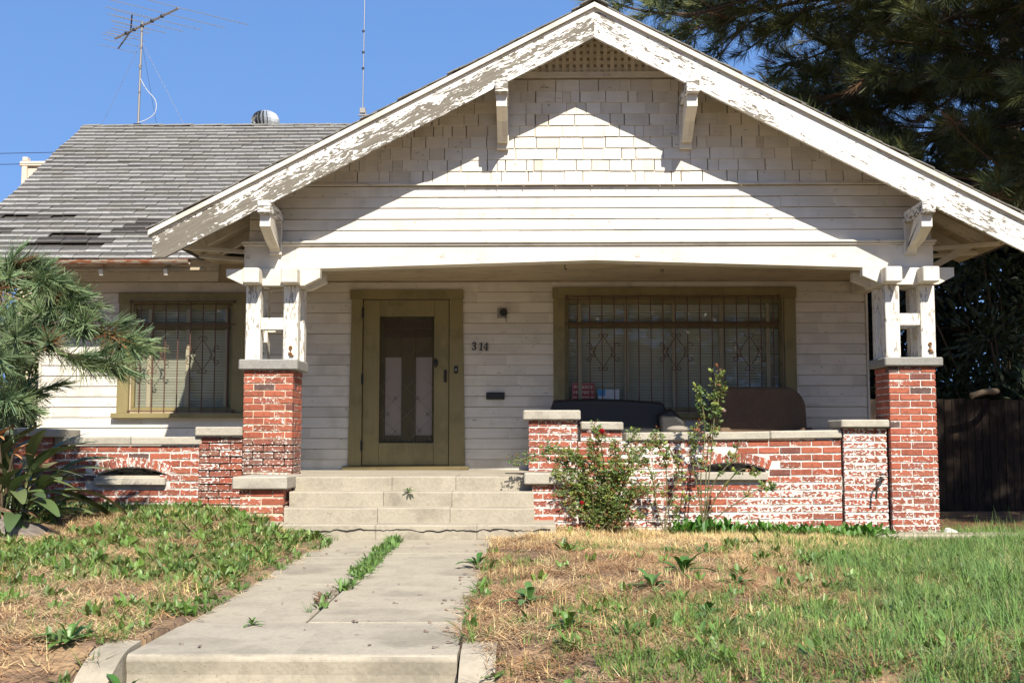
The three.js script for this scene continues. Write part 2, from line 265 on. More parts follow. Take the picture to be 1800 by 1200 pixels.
// ---------------------------------------------------------------- porch steps
const S = thing('porch_steps', 'four pale concrete steps up to the porch, the lowest one cracked along its face', 'steps', [0, 0, 0]);
{
  const L = [[0.6, 0.35, -2.91, -0.57], [0.465, 0.61, -2.895, -0.575], [0.33, 0.87, -2.89, -0.57], [0.195, 1.13, -3.04, -0.38]];
  L.forEach(([y, z, x0, x1], i) => {
    const sh = [], r = 0.014, dz = i === 3 ? 0.95 : 0.9; for (let a = 0; a <= 4; a++) { const t = (a / 4) * Math.PI / 2; sh.push([z - r + r * Math.sin(t), y - r + r * Math.cos(t)]); }
    sh.push([z - 0.006, y - 0.2], [z - dz, y - 0.2], [z - dz, y]);
    const cuts = i === 3 ? [x0, -2.84, -2.0, -1.09, x1] : i === 0 ? [x0, -1.95, -1.33, x1] : [x0, [0, -2.0, -2.02][i], -1.35, x1];
    const st = grp('step', S);
    for (let k = 0; k < cuts.length - 1; k++) { const w = cuts[k + 1] - cuts[k] - 0.004, g = slab(sh.slice().reverse(), w / 2, -w / 2); g.rotateY(-Math.PI / 2); boxUV(g, i * 2.2 + k, i); mesh('step_block', g, M.concWarm, st, [(cuts[k] + cuts[k + 1]) / 2, rr(-0.002, 0.002), rr(-0.002, 0.002)]); }
    if (i === 3) { // the long crack: a ragged dark groove
      const pts = [], f = rng(8); let yy = 0.147; for (let x = -2.83; x < -0.42; x += 0.03) { yy += (f() - 0.5) * 0.026; yy += (0.146 + 0.008 * Math.sin(x * 5) - yy) * 0.3; pts.push([x, yy]); }
      const t = []; for (let k = 0; k < pts.length - 1; k++) { const w0 = 0.0015 + 0.006 * vn(k * 0.35, 3), w1 = 0.0015 + 0.006 * vn((k + 1) * 0.35, 3), [a, b] = pts[k], [c, d] = pts[k + 1], z0 = 1.1335; t.push(a, b - w0, z0, c, d - w1, z0, c, d + w1, z0, a, b - w0, z0, c, d + w1, z0, a, b + w0, z0); }
      mesh('crack', soup(t), M.void, st);
    }
  });
}
// hairline cracks of the upper steps
function crack(x, y, z, dirs, seed) { const f = rng(seed), t = []; for (const [dx, dy] of dirs) { let a = x, b = y; for (let k = 0; k < 6; k++) { const c = a + dx / 6 + (f() - 0.5) * 0.012, d = b + dy / 6 + (f() - 0.5) * 0.008, w = 0.0015; t.push(a - w, b - w, z, c + w, d - w, z, c, d + w, z, a - w, b - w, z, c, d + w, z, a, b + w, z); a = c; b = d; } } mesh('crack', soup(t), M.void, S.children[0]); }
crack(-2.05, 0.58, 0.3475, [[-0.04, -0.1], [0.03, -0.08], [-0.05, -0.05], [0.06, 0.0]], 5);
crack(-2.46, 0.27, 0.8675, [[0.06, 0.03], [-0.05, 0.04], [0, -0.07]], 15);

// ---------------------------------------------------------------- brickwork: every brick its own piece
const BH = 0.0577, BL = 0.2035, BD = 0.1, PITCH = 0.0682, JOINT = 0.0105;
function brickGeo(cell, len) { // unit-length chamfered brick whose faces all take one face of the sheet
  const g = cbox(len, BH, BD, 0.004), p = g.attributes.position, n = g.attributes.normal, uv = g.attributes.uv, cx = (cell % 4) / 4, cy = Math.floor(cell / 4) / 4;
  for (let i = 0; i < p.count; i++) {
    const side = Math.abs(n.getX(i)) > 0.7, top = Math.abs(n.getY(i)) > 0.7, u = side ? p.getZ(i) / BL + 0.5 : p.getX(i) / BL + 0.5, v = top ? p.getZ(i) / BD + 0.5 : p.getY(i) / BH + 0.5;
    uv.setXY(i, cx + cl(u, 0.01, 0.99) / 4, cy + cl(v, 0.02, 0.98) / 4);
  }
  return g;
}
const fullBricks = [...Array(16)].map((_, i) => brickGeo(i, BL)), halfBricks = [...Array(16)].map((_, i) => brickGeo(i, 0.0965)), lastBricks = new Map();
function oneBrick(parent, len, x, y, z, turn, level, rough = 0.002, tilt = 0) {
  const k = Math.floor(R() * 16); let g;
  if (Math.abs(len - BL) < 0.012) g = fullBricks[k]; else if (Math.abs(len - 0.0965) < 0.008) g = halfBricks[k];
  else { const key = Math.round(len * 200) + '.' + (k % 4); if (!lastBricks.has(key)) lastBricks.set(key, brickGeo(k, len)); g = lastBricks.get(key); }
  const o = mesh('brick', g, M.brick[level > 50 ? 4 : cl(Math.floor(level), 0, 3)], parent);
  o.position.set(x + Math.sin(turn) * rr(-rough, rough), y + rr(-0.0015, 0.0015), z + Math.cos(turn) * rr(-rough, rough));
  o.rotation.set(0, turn + rr(-0.006, 0.006), tilt + rr(-0.006, 0.006));
  const s = len / (g === fullBricks[k] ? BL : g === halfBricks[k] ? 0.0965 : len); o.scale.set(s, 1, 1);
  return o;
}
// a face of running bond: x from a to b along a line, rows from y0 up to y1; turn 0 faces +z, +90 degrees faces +x
function brickFace(parent, a, b, y0, y1, at, turn, level, o = {}) {
  const rows = Math.max(1, Math.floor((y1 - y0 + JOINT) / PITCH + 0.02)), gap = ((y1 - y0) - rows * PITCH + JOINT) / rows;
  for (let r = 0; r < rows; r++) {
    const y = y0 + (r + 0.5) * (PITCH + gap) - JOINT / 2;
    let x = a + ((r + (o.shift ?? 0)) % 2 ? -0.107 : 0) - (o.phase ?? 0);
    while (x < b - 0.02) {
      let p = Math.max(x, a), q = Math.min(x + BL, b); x += BL + JOINT;
      if (q - p < 0.03) continue;
      if (b - q < 0.03 && q < b) q = b;
      const m = (p + q) / 2; if (o.skip?.(m, y, p, q)) continue;
      const lx = at[0] + Math.cos(turn) * m, lz = at[1] - Math.sin(turn) * m, d = BD / 2;
      oneBrick(parent, q - p, lx - Math.sin(turn) * d, y + (o.lean ?? 0) * (m - a), lz - Math.cos(turn) * d, turn, level(m, y) + rr(-0.5, 0.5), o.rough, o.lean ?? 0);
    }
  }
}
function cap(parent, name, x0, x1, y0, y1, z0, z1, m, tilt = 0) { return mesh(name, cbox(x1 - x0, y1 - y0, z1 - z0, 0.012), m, parent, [(x0 + x1) / 2, (y0 + y1) / 2, (z0 + z1) / 2], [0, 0, tilt]); }
function pier(name, label, x0, x1, y0, y1, z0, z1, level, capBox, capMat, mortar, o = {}) { // z0 front, z1 back
  const t = thing(name, label, 'brick pier', [0, 0, 0]);
  const jd = o.rough > 0.005 ? 0.026 : 0.008, [w0, w1] = o.worn ?? [y0, y0], core = (a, b, j, m) => mesh('mortar', span(x0 + j, x1 - j, a, b, z1 + j, z0 - j, 0.003), m, t);
  core(w1, y1, jd, mortar); if (w0 > y0) core(w0 - 0.001, w1 - 0.001, 0.035, M.joint); core(y0 - 0.25, w0 - 0.002, jd, mortar);
  brickFace(t, x0, x1, y0, y1, [0, z0], 0, level, { rough: 0.002, ...o });
  brickFace(t, BD + JOINT - z0, -z1, y0, y1, [x1, 0], Math.PI / 2, level, { ...o, skip: undefined });
  // turn -90 degrees faces -x: positions run along +z
  brickFace(t, z1, z0 - BD - JOINT, y0, y1, [x0, 0], -Math.PI / 2, level, { ...o, skip: undefined, mirror: true });
  if (capBox) cap(t, 'cap', ...capBox, capMat, o.tilt ?? 0);
  return t;
}
// left main pier and right main pier (their tall side faces are seen obliquely)
pier('brick_pier', 'clean red brick pier under the porch posts beside the steps and left window', -3.5, -3.0, 0.15, 1.652, 0, -0.47, (x, y) => (y > 0.66 && y < 0.94 ? 99 : y < 0.66 ? 1.2 : 0.55 + 0.5 * vn(y * 7, 3)), [-3.545, -2.95, 1.655, 1.762, -0.53, 0.05], M.capGrey, M.mortarRed, { worn: [0.66, 0.935] });
pier('brick_pier', 'tall right brick pier standing to the ground at the right corner of the porch', 2.985, 3.45, -0.02, 1.682, 0, -0.47, (x, y) => 0.7 + 1.3 * ss(1.1, 0.3, y), [2.935, 3.515, 1.687, 1.777, -0.53, 0.05], M.capGrey, M.mortar, { shift: 1 });
// pedestals beside the steps
pier('step_pedestal', 'low brick block with thick concrete cap at the foot of the left pier', -3.345, -2.925, 0.03, 0.487, 0.72, 0.06, (x, y) => 1.2, [-3.4, -2.884, 0.492, 0.612, -0.01, 0.78], M.coping, M.mortarRed, { tilt: 0.006 });
pier('gate_pier', 'square whitewashed brick pillar with flat cap at the right end of the steps', -0.625, -0.135, 0.6, 1.147, 0.0, -0.46, (x, y) => 1.6, [-0.68, -0.105, 1.15, 1.25, -0.51, 0.055], M.coping, M.mortar);
pier('step_pedestal', 'low brick block with concrete ledge in front of the right pillar, partly behind the rose', -0.59, -0.14, 0.03, 0.525, 0.5, 0.06, (x, y) => 2.2, [-0.668, -0.155, 0.53, 0.642, 0.003, 0.56], M.coping, M.mortar);
pier('wall_pillar', 'rough short brick pillar between the left porch wall and the left pier', -3.955, -3.52, 0.1, 0.985, -0.07, -0.5, (x, y) => (vn(y * 9, x * 3) > 0.35 ? 99 : 2), [-3.99, -3.51, 0.99, 1.085, -0.55, -0.02], M.coping, M.joint, { rough: 0.012 });
pier('wall_pillar', 'heavily whitewashed short pillar joining the right porch wall to the right pier', 2.535, 2.97, 0.02, 1.07, -0.07, -0.5, (x, y) => 2.9, [2.5, 2.98, 1.075, 1.155, -0.55, 0.0], M.coping, M.mortar);
pier('wall_pillar', 'brick end pillar with broken cap behind the spiky plant at the far left', -5.85, -5.435, 0.1, 0.985, -0.02, -0.45, (x, y) => 0.8, [-5.9, -5.33, 0.985, 1.07, -0.5, 0.03], M.coping, M.mortarRed, { tilt: -0.03 });
// porch walls with an arched scupper
function porchWall(label, x0, x1, y0, y1, hx0, hx1, sillY, crown, z, level, mortar, copings, lean, o) {
  const t = thing('porch_wall', label, 'brick wall', [0, 0, 0]);
  const mid = (hx0 + hx1) / 2, half = (hx1 - hx0) / 2, spring = sillY + 0.025, rise = crown - spring, rad = (half * half + rise * rise) / (2 * rise), cy = crown - rad, a0 = Math.asin(half / rad);
  const sh = new THREE.Shape([[x0, y0 - 0.2], [x1, y0 - 0.2], [x1, y1 + lean * (x1 - x0)], [x0, y1]].map(([a, b]) => new THREE.Vector2(a, b)));
  const hole = new THREE.Path(); hole.moveTo(hx0, sillY - 0.04); hole.lineTo(hx1, sillY - 0.04); hole.lineTo(hx1, spring); for (let i = 1; i <= 10; i++) { const a = a0 - (2 * a0 * i) / 10; hole.lineTo(mid + rad * Math.sin(a), cy + rad * Math.cos(a)); } hole.lineTo(hx0, sillY - 0.04); sh.holes.push(hole);
  mesh('mortar', boxUV(new THREE.ExtrudeGeometry(sh, { depth: 0.3, bevelEnabled: false }).translate(0, 0, z - 0.308)), mortar, t);
  const band = 0.105, R2 = rad + band + 0.012;
  const inArch = (x, y) => Math.abs(x - mid) < half + 0.02 && y > sillY - 0.02 && y < cy + rad || (y > spring - 0.02 && Math.hypot(x - mid, y - cy) < R2 && Math.abs(x - mid) < half + 0.06);
  brickFace(t, x0, x1, y0, y1, [0, z], 0, level, { lean, rough: 0.003, ...o, skip: (m, y, p, q) => (inArch(m, y) || inArch(p + 0.03, y) && inArch(q - 0.03, y)) || (m > hx0 - 0.02 && m < hx1 + 0.02 && y > sillY - 0.11 && y < sillY) });
  // bricks cut against the ends of the arch
  for (let i = 0; i < 13; i++) { const a = (-a0 - 0.03) + ((2 * a0 + 0.06) * (i + 0.5)) / 13, rc = rad + band / 2 + 0.003; oneBrick(t, 0.0965, mid + rc * Math.sin(a), cy + rc * Math.cos(a), z - BD / 2 + 0.008, 0, 2.2 + rr(-1, 0.9), 0.004).rotation.set(0, 0, Math.PI / 2 - a); }
  mesh('sill', cbox(hx1 - hx0 + 0.02, 0.078, 0.3, 0.008), M.coping, t, [mid, sillY - 0.041, z - 0.09]);
  mesh('scupper_board', cbox(hx1 - hx0 + 0.06, crown - sillY + 0.05, 0.02), M.chippy, t, [mid, (crown + sillY) / 2, z - 0.315]);
  copings.forEach(([a, b, c, d, e]) => cap(t, 'coping', a, b, c, d, z - 0.33, z + 0.035, M.coping, e));
  return t;
}
porchWall('left red brick porch wall with arched scupper below the barred left window', -5.43, -3.965, 0.1, 0.893, -5.0, -4.3, 0.578, 0.672, -0.1, (x, y) => 0.5 + 1.2 * vn(x * 2.6 + 8, y * 4) + 1.3 * ss(0.35, 0.15, y) + 1.1 * ss(-4.4, -4.1, x) * vn(x * 4, y * 6), M.mortar, [[-5.44, -4.66, 0.9, 0.985, 0], [-4.655, -3.935, 0.9, 0.985, 0.002]], 0);
porchWall('long right porch wall of peeling whitewashed brick with arched scupper', -0.125, 2.515, 0.0, 0.935, 1.07, 1.76, 0.632, 0.72, -0.1, (x, y) => 0.75 + 2.2 * ss(0.3, 0.7, vn(x * 1.7 + 4, y * 2.6)) + 0.7 * ss(0.5, 0.2, y) - 0.4 * ss(1.8, 2.4, x), M.mortar, [[0.355, 1.1, 0.945, 1.03, 0.008], [1.105, 1.8, 0.95, 1.035, 0.012], [1.805, 2.52, 0.963, 1.048, 0.014]], 0.008);
{ // the loose, higher coping next to the pillar
  const t = thing('coping_block', 'loose raised grey coping block lying on bricks next to the right gate pillar', 'coping', [0, 0, 0]);
  cap(t, 'slab', -0.1, 0.33, 1.05, 1.135, -0.43, -0.06, M.coping, -0.01);
  for (const [x, l] of [[-0.04, 0.1], [0.13, 0.2], [0.27, 0.0965]]) oneBrick(t, l, x, 1.012, -0.15, 0, 1.5);
  mesh('mortar', span(-0.1, 0.32, 0.94, 1.045, -0.4, -0.11), M.mortar, t);
}

// ---------------------------------------------------------------- the bungalow
const H = thing('bungalow', 'white craftsman bungalow with a wide peeling front gable over a deep porch', 'house', [0, 0, 0]);
const X0 = 0.034, SL = 0.519, APEX = 5.293, WZ = -2.3;
const roofTop = (x) => APEX - SL * Math.abs(x - X0);
const ang = Math.atan(SL), ca = Math.cos(ang);
// porch floor and foundations
mesh('porch_floor', span(-5.85, 3.45, 0.4, 0.592, WZ, -0.11, 0.01), M.concWarm, H); mesh('porch_floor', span(-2.92, -0.62, 0.4, 0.592, -0.108, -0.02, 0.004), M.concWarm, H);
mesh('foundation', merge([span(-6.5, 3.4, -0.3, 0.56, -8.6, WZ - 0.05, 0.01)]), M.conc, H);
// clapboard rows in a region, cut round rectangular openings, split at random butt joints
const EXPO = 0.126;
function clapboards(parent, name, x0, x1, y0, y1, z, expo, rects, m, o = {}) {
  const rows = Math.ceil((y1 - y0) / expo - 0.01), f = rng(o.seed ?? 3);
  for (let r = 0; r < rows; r++) {
    const a = y0 + r * expo, b = Math.min(a + expo, y1); if (b - a < 0.015) continue;
    let segs = [[x0, x1]];
    for (const [p, q, s, t] of rects) if ((Math.min(b, t) - Math.max(a, s)) > 0.45 * (b - a)) segs = segs.flatMap(([u, v]) => (q <= u || p >= v ? [[u, v]] : [[u, p], [q, v]].filter(([k, l]) => l - k > 0.02)));
    for (const [u, v] of segs) {
      let s = u; const cuts = [u]; while (true) { s += rr(1.7, 4.2, f); if (s > v - 0.5) break; cuts.push(s); } cuts.push(v);
      for (let k = 0; k < cuts.length - 1; k++) {
        const dy = rr(-0.002, 0.002, f); let pts = [[cuts[k] + 0.001, a + 0.003], [cuts[k + 1] - 0.001, a + 0.003 + rr(-0.001, 0.001, f)], [cuts[k + 1] - 0.001, b - 0.003], [cuts[k] + 0.001, b - 0.003]];
        if (o.clip) pts = o.clip(pts); if (pts.length < 3) continue;
        const th = rr(0.0, 0.0025, f);
        mesh(name, slab(pts, (y) => z + th - 0.012 * ((y - a) / expo), z - 0.022, rr(0, 7, f), rr(0, 7, f)), m, parent, [0, dy, 0]);
      }
    }
  }
}
const winL = [-5.5, -4.14, 1.27, 2.66], winR = [-0.24, 2.5, 1.27, 2.72], doorR = [-2.73, -1.45, 0.6, 2.7];
const wall = grp('front_wall', H);
clapboards(wall, 'siding_board', -6.53, 3.43, 0.59, 2.87, WZ + 0.022, EXPO, [winL, winR, doorR], M.paint, { seed: 11 });
clapboards(wall, 'siding_board', -6.53, -4.4, 2.87, 3.1, WZ + 0.022, EXPO, [], M.paint, { seed: 12 });
{ // sheathing with the openings left out, corner boards, other walls, room behind the windows
  const sh = new THREE.Shape([[-6.5, 0.56], [3.4, 0.56], [3.4, 3.15], [-6.5, 3.15]].map((p) => new THREE.Vector2(...p)));
  for (const [a, b, c, d] of [winL, winR, doorR]) sh.holes.push(new THREE.Path([[a + 0.06, c + 0.03], [b - 0.06, c + 0.03], [b - 0.06, d - 0.06], [a + 0.06, d - 0.06]].map((p) => new THREE.Vector2(...p))));
  mesh('sheathing', boxUV(new THREE.ExtrudeGeometry(sh, { depth: 0.09, bevelEnabled: false }).translate(0, 0, WZ - 0.092)), M.soffit, wall);
  mesh('corner_board', span(-6.56, -6.533, 0.55, 3.05, WZ - 0.1, WZ + 0.035), M.paint, wall);
  mesh('corner_board', span(3.433, 3.46, 0.55, 2.87, WZ - 0.1, WZ + 0.035), M.paint, wall);
  const side = grp('side_wall', H); clapboardsSide(side);
  const room = grp('room', H);
  for (const g of [span(-6.38, 3.28, 0.6, 3.0, -8.45, -8.35), span(-6.38, -6.3, 0.6, 3.0, -8.34, -2.4), span(3.2, 3.28, 0.6, 3.0, -8.34, -2.4), span(-3.0, -2.9, 0.6, 3.0, -8.34, -2.4), span(-1.2, -1.1, 0.6, 3.0, -8.34, -2.4)]) mesh('room_wall', g, M.room, room);
  mesh('room_ceiling', span(-6.4, 3.3, 3.002, 3.05, -8.45, -2.4), M.room, room); mesh('room_floor', span(-6.4, 3.3, 0.561, 0.598, -8.45, -2.4), M.room, room);
}
function clapboardsSide(p) {
  for (const g of [span(-6.53, -6.45, 0.56, 3.1, -8.6, WZ - 0.1), span(3.37, 3.43, 0.56, 3.1, -8.6, WZ - 0.1), span(-6.45, 3.37, 0.56, 3.1, -8.6, -8.52)]) mesh('wall_panel', g, M.paint, p);
  for (let r = 0; r < 18; r++) for (const s of [-1, 1]) { const g = slab([[-8.55, 0.6 + r * EXPO], [WZ - 0.105, 0.6 + r * EXPO], [WZ - 0.105, 0.598 + (r + 1) * EXPO], [-8.55, 0.598 + (r + 1) * EXPO]], (y) => 0.022 - 0.012 * ((y - 0.6 - r * EXPO) / EXPO), 0.001); g.rotateY(s > 0 ? Math.PI / 2 : -Math.PI / 2); if (s > 0) g.scale(1, 1, 1).translate(3.43, 0, WZ - 8.65); else g.translate(-6.53, 0, 0); mesh('siding_board', s > 0 ? boxUV(g) : g, M.paint, p); }
}
// front gable: siding, shingles, lattice vent, mouldings, frieze beam
const GZ = -0.12, under = (x) => roofTop(x) - 0.07;
const clipRoof = (pts, off = 0.07) => clip(clip(pts, SL, 1, APEX - off + SL * X0), -SL, 1, APEX - off - SL * X0);
const gable = grp('front_gable', H);
mesh('gable_backing', slab(clipRoof([[-3.5, 2.85], [3.5, 2.85], [3.5, 6], [-3.5, 6]], 0.09), GZ - 0.03, GZ - 0.1), M.soffit, gable);
clapboards(gable, 'siding_board', -3.5, 3.49, 2.985, 3.56, GZ, 0.1155, [], M.paint, { seed: 21, clip: (p) => clipRoof(p) });
{
  const f = rng(91), ex = 0.1195; // rows of wooden wall shingles
  for (let r = 0; r < 10; r++) {
    const y0 = 3.597 + r * ex, y1 = Math.min(y0 + ex + 0.004, 4.7); if (y1 - y0 < 0.03) break;
    let x = -3.2 + rr(-0.1, 0.1, f);
    while (x < 3.2) {
      const w = f() < 0.25 ? rr(0.07, 0.12, f) : rr(0.13, 0.3, f), gap = f() < 0.55 ? rr(0.006, 0.012, f) : rr(0.002, 0.005, f), d = rr(-0.004, 0.003, f), th = rr(0.0, 0.004, f);
      const pts = clipRoof([[x, y0 + d], [x + w - gap, y0 + d + rr(-0.002, 0.002, f)], [x + w - gap, y1], [x, y1]]); x += w;
      if (pts.length < 3) continue;
      mesh('wall_shingle', slab(pts, (y) => GZ + 0.004 + th - 0.012 * ((y - y0) / ex), GZ - 0.028, rr(0, 9, f), rr(0, 9, f)), f() < 0.75 ? M.paint : M.paintOld, gable);
    }
  }
  // lattice vent
  const lat = grp('gable_vent', H), lc = (p) => clipRoof(p, 0.1);
  mesh('dark_void', slab(lc([[-1, 4.76], [1, 4.76], [1, 6], [-1, 6]]), GZ - 0.16, GZ - 0.2), M.void, lat);
  for (let i = -14; i <= 14; i++) { const x = X0 + i * 0.0715, p = lc([[x - 0.021, 4.755], [x + 0.021, 4.755], [x + 0.021, 6], [x - 0.021, 6]]); if (p.length > 2) mesh('lattice_slat', slab(p, GZ - 0.004, GZ - 0.014), M.paintOld, lat); }
  for (let i = 0; i < 6; i++) { const y = 4.79 + i * 0.071, p = lc([[-1, y - 0.02], [1.04, y - 0.02], [1.04, y + 0.02], [-1, y + 0.02]]); if (p.length > 2) mesh('lattice_slat', slab(p, GZ - 0.0155, GZ - 0.026), M.paintOld, lat); }
  mesh('vent_sill', slab(clipRoof([[-1.2, 4.697], [1.2, 4.697], [1.2, 4.755], [-1.2, 4.755]]), GZ + 0.022, GZ - 0.03), M.paint, gable);
  // drip moulding under the shingles, with a few bent nails, and the one over the beam
  mesh('drip_moulding', slab(clipRoof([[-3.3, 3.565], [3.3, 3.565], [3.3, 3.595], [-3.3, 3.595]]), (y) => GZ + 0.04 - (y - 3.565) * 0.6, GZ - 0.02), M.paint, gable);
  for (const x of [-1.28, -0.95, -0.68, -0.35, 0.02, 0.38, 0.72, 0.86, 1.55]) mesh('nail', rod([x, 3.558, GZ + 0.02], [x + 0.012, 3.545, GZ + 0.045], 0.004, 0.003), M.paint, gable);
  mesh('drip_moulding', span(-3.57, 3.53, 2.958, 2.985, GZ - 0.02, GZ + 0.055, 0.006), M.paint, gable);
  mesh('drip_moulding', span(-3.56, 3.52, 2.935, 2.956, GZ - 0.02, GZ + 0.035, 0.006), M.paint, gable);
  mesh('frieze_beam', slab([[-3.545, 2.7], [-2.7, 2.706], [0.05, 2.785], [2.75, 2.706], [3.5, 2.7], [3.5, 2.933], [-3.545, 2.933]], GZ + 0.012, GZ - 0.2), M.paint, gable);
  for (const x of [-3.02, 0.06]) mesh('butt_joint', span(x, x + 0.003, 2.8, 2.93, GZ + 0.0105, GZ + 0.0125, 0.0003), M.oldMetal, gable);
  mesh('hook', tube([[-0.24, 2.78, GZ - 0.28], [-0.24, 2.74, GZ - 0.28], [-0.22, 2.73, GZ - 0.28]], 0.006), M.iron, gable);
  mesh('hook', new THREE.TorusGeometry(0.014, 0.004, 6, 12).translate(0.79, 2.735, GZ - 0.4), M.iron, gable);
}
// porch ceiling boards
{ const c = grp('porch_ceiling', H); for (let i = 0; i < 13; i++) { const z1 = -0.33 - i * 0.152; mesh('ceiling_board', span(-3.45, 3.43, 2.872, 2.89, z1 - 0.149, z1, 0.004), M.soffit, c); }
  for (const [a, b] of [[-3.5, -3.3], [3.27, 3.45]]) mesh('side_beam', span(a, b, 2.7, 2.9, WZ + 0.04, GZ - 0.205), M.paintOld, c);
  for (const s of [-1, 1]) mesh('gable_closure', (() => { const g = slab(clipRoof([[s > 0 ? 0.04 : -3.45, 2.893], [s > 0 ? 3.4 : 0.0, 2.893], [s > 0 ? 3.4 : 0.0, 6], [s > 0 ? 0.04 : -3.45, 6]], 0.1), WZ - 0.12, WZ - 0.2); return g; })(), M.soffit, c); }
// posts, rails, corbels
const posts = grp('porch_posts', H);
for (const [x, k] of [[-3.43, 0], [-3.045, 0], [3.055, 1], [3.41, 1]]) for (const z of [-0.115, -0.44]) mesh('post', cbox(k ? 0.145 : 0.15, 0.76, 0.13, 0.008), M.post, posts, [x, 2.14, z]);
for (const [a, b, y] of [[-3.353, -3.122, 2.13], [3.13, 3.335, 2.165]]) for (const z of [-0.11, -0.43]) mesh('rail', cbox(b - a, 0.125, 0.1, 0.008), M.post, posts, [(a + b) / 2, y, z]);
for (const x of [-3.43, -3.045, 3.055, 3.41]) mesh('rail', cbox(0.09, 0.11, 0.19, 0.006), M.paint, posts, [x, 2.05, -0.2775]);
for (const [c, w] of [[-3.23, 0.48], [3.22, 0.46]]) for (const [z, d] of [[-0.085, 0.1], [-0.44, 0.1]]) mesh('corbel_beam', slab([[c - w + 0.2, 2.52], [c + w - 0.16, 2.52], [c + w, 2.6], [c + w, 2.69], [c - w, 2.69], [c - w, 2.61]], z + d / 2, z - d / 2), M.paint, posts);
for (const x of [-3.415, -3.03, 3.02, 3.39]) mesh('corbel_block', cbox(0.165, 0.155, 0.72, 0.01), M.paint, posts, [x, 2.6, -0.215]);
for (const [x, y] of [[-3.04, 1.85], [3.42, 1.88]]) mesh('cleat', merge([rod([x, y - 0.045, -0.045], [x, y + 0.045, -0.045], 0.007), new THREE.TorusGeometry(0.014, 0.006, 6, 12).translate(x, y + 0.035, -0.04), cbox(0.045, 0.014, 0.03).translate(x + 0.012, y - 0.045, -0.04), rod([x - 0.02, y - 0.02, -0.035], [x + 0.02, y - 0.03, -0.03], 0.01)]), flat(0.2, 0.09, 0.03, { roughness: 0.6, metalness: 0.3 }), posts);
// knee braces under the barge boards
for (const [x, y, b] of [[-0.887, 4.487, 3.93], [0.996, 4.479, 3.93], [-3.215, 3.291, 2.84], [3.265, 3.272, 2.83]]) {
  const k = grp('knee_brace', H);
  mesh('lookout', cbox(0.128, 0.125, 0.62, 0.01), M.chippy, k, [x, y - 0.0625, 0.19]);
  mesh('wall_plate', cbox(0.125, y - 0.12 - b, 0.05, 0.006), M.paint, k, [x, (y - 0.12 + b) / 2, GZ + 0.035]);
  const pr = [[GZ + 0.061, b + 0.06], [GZ + 0.13, b + 0.06], [0.2, y - 0.34], [0.42, y - 0.245], [0.42, y - 0.127], [0.2, y - 0.127], [GZ + 0.061, y - 0.42]], g = slab(pr, 0.052, -0.052); g.rotateY(-Math.PI / 2); boxUV(g); mesh('strut', g, M.paint, k, [x, 0, 0]);
}

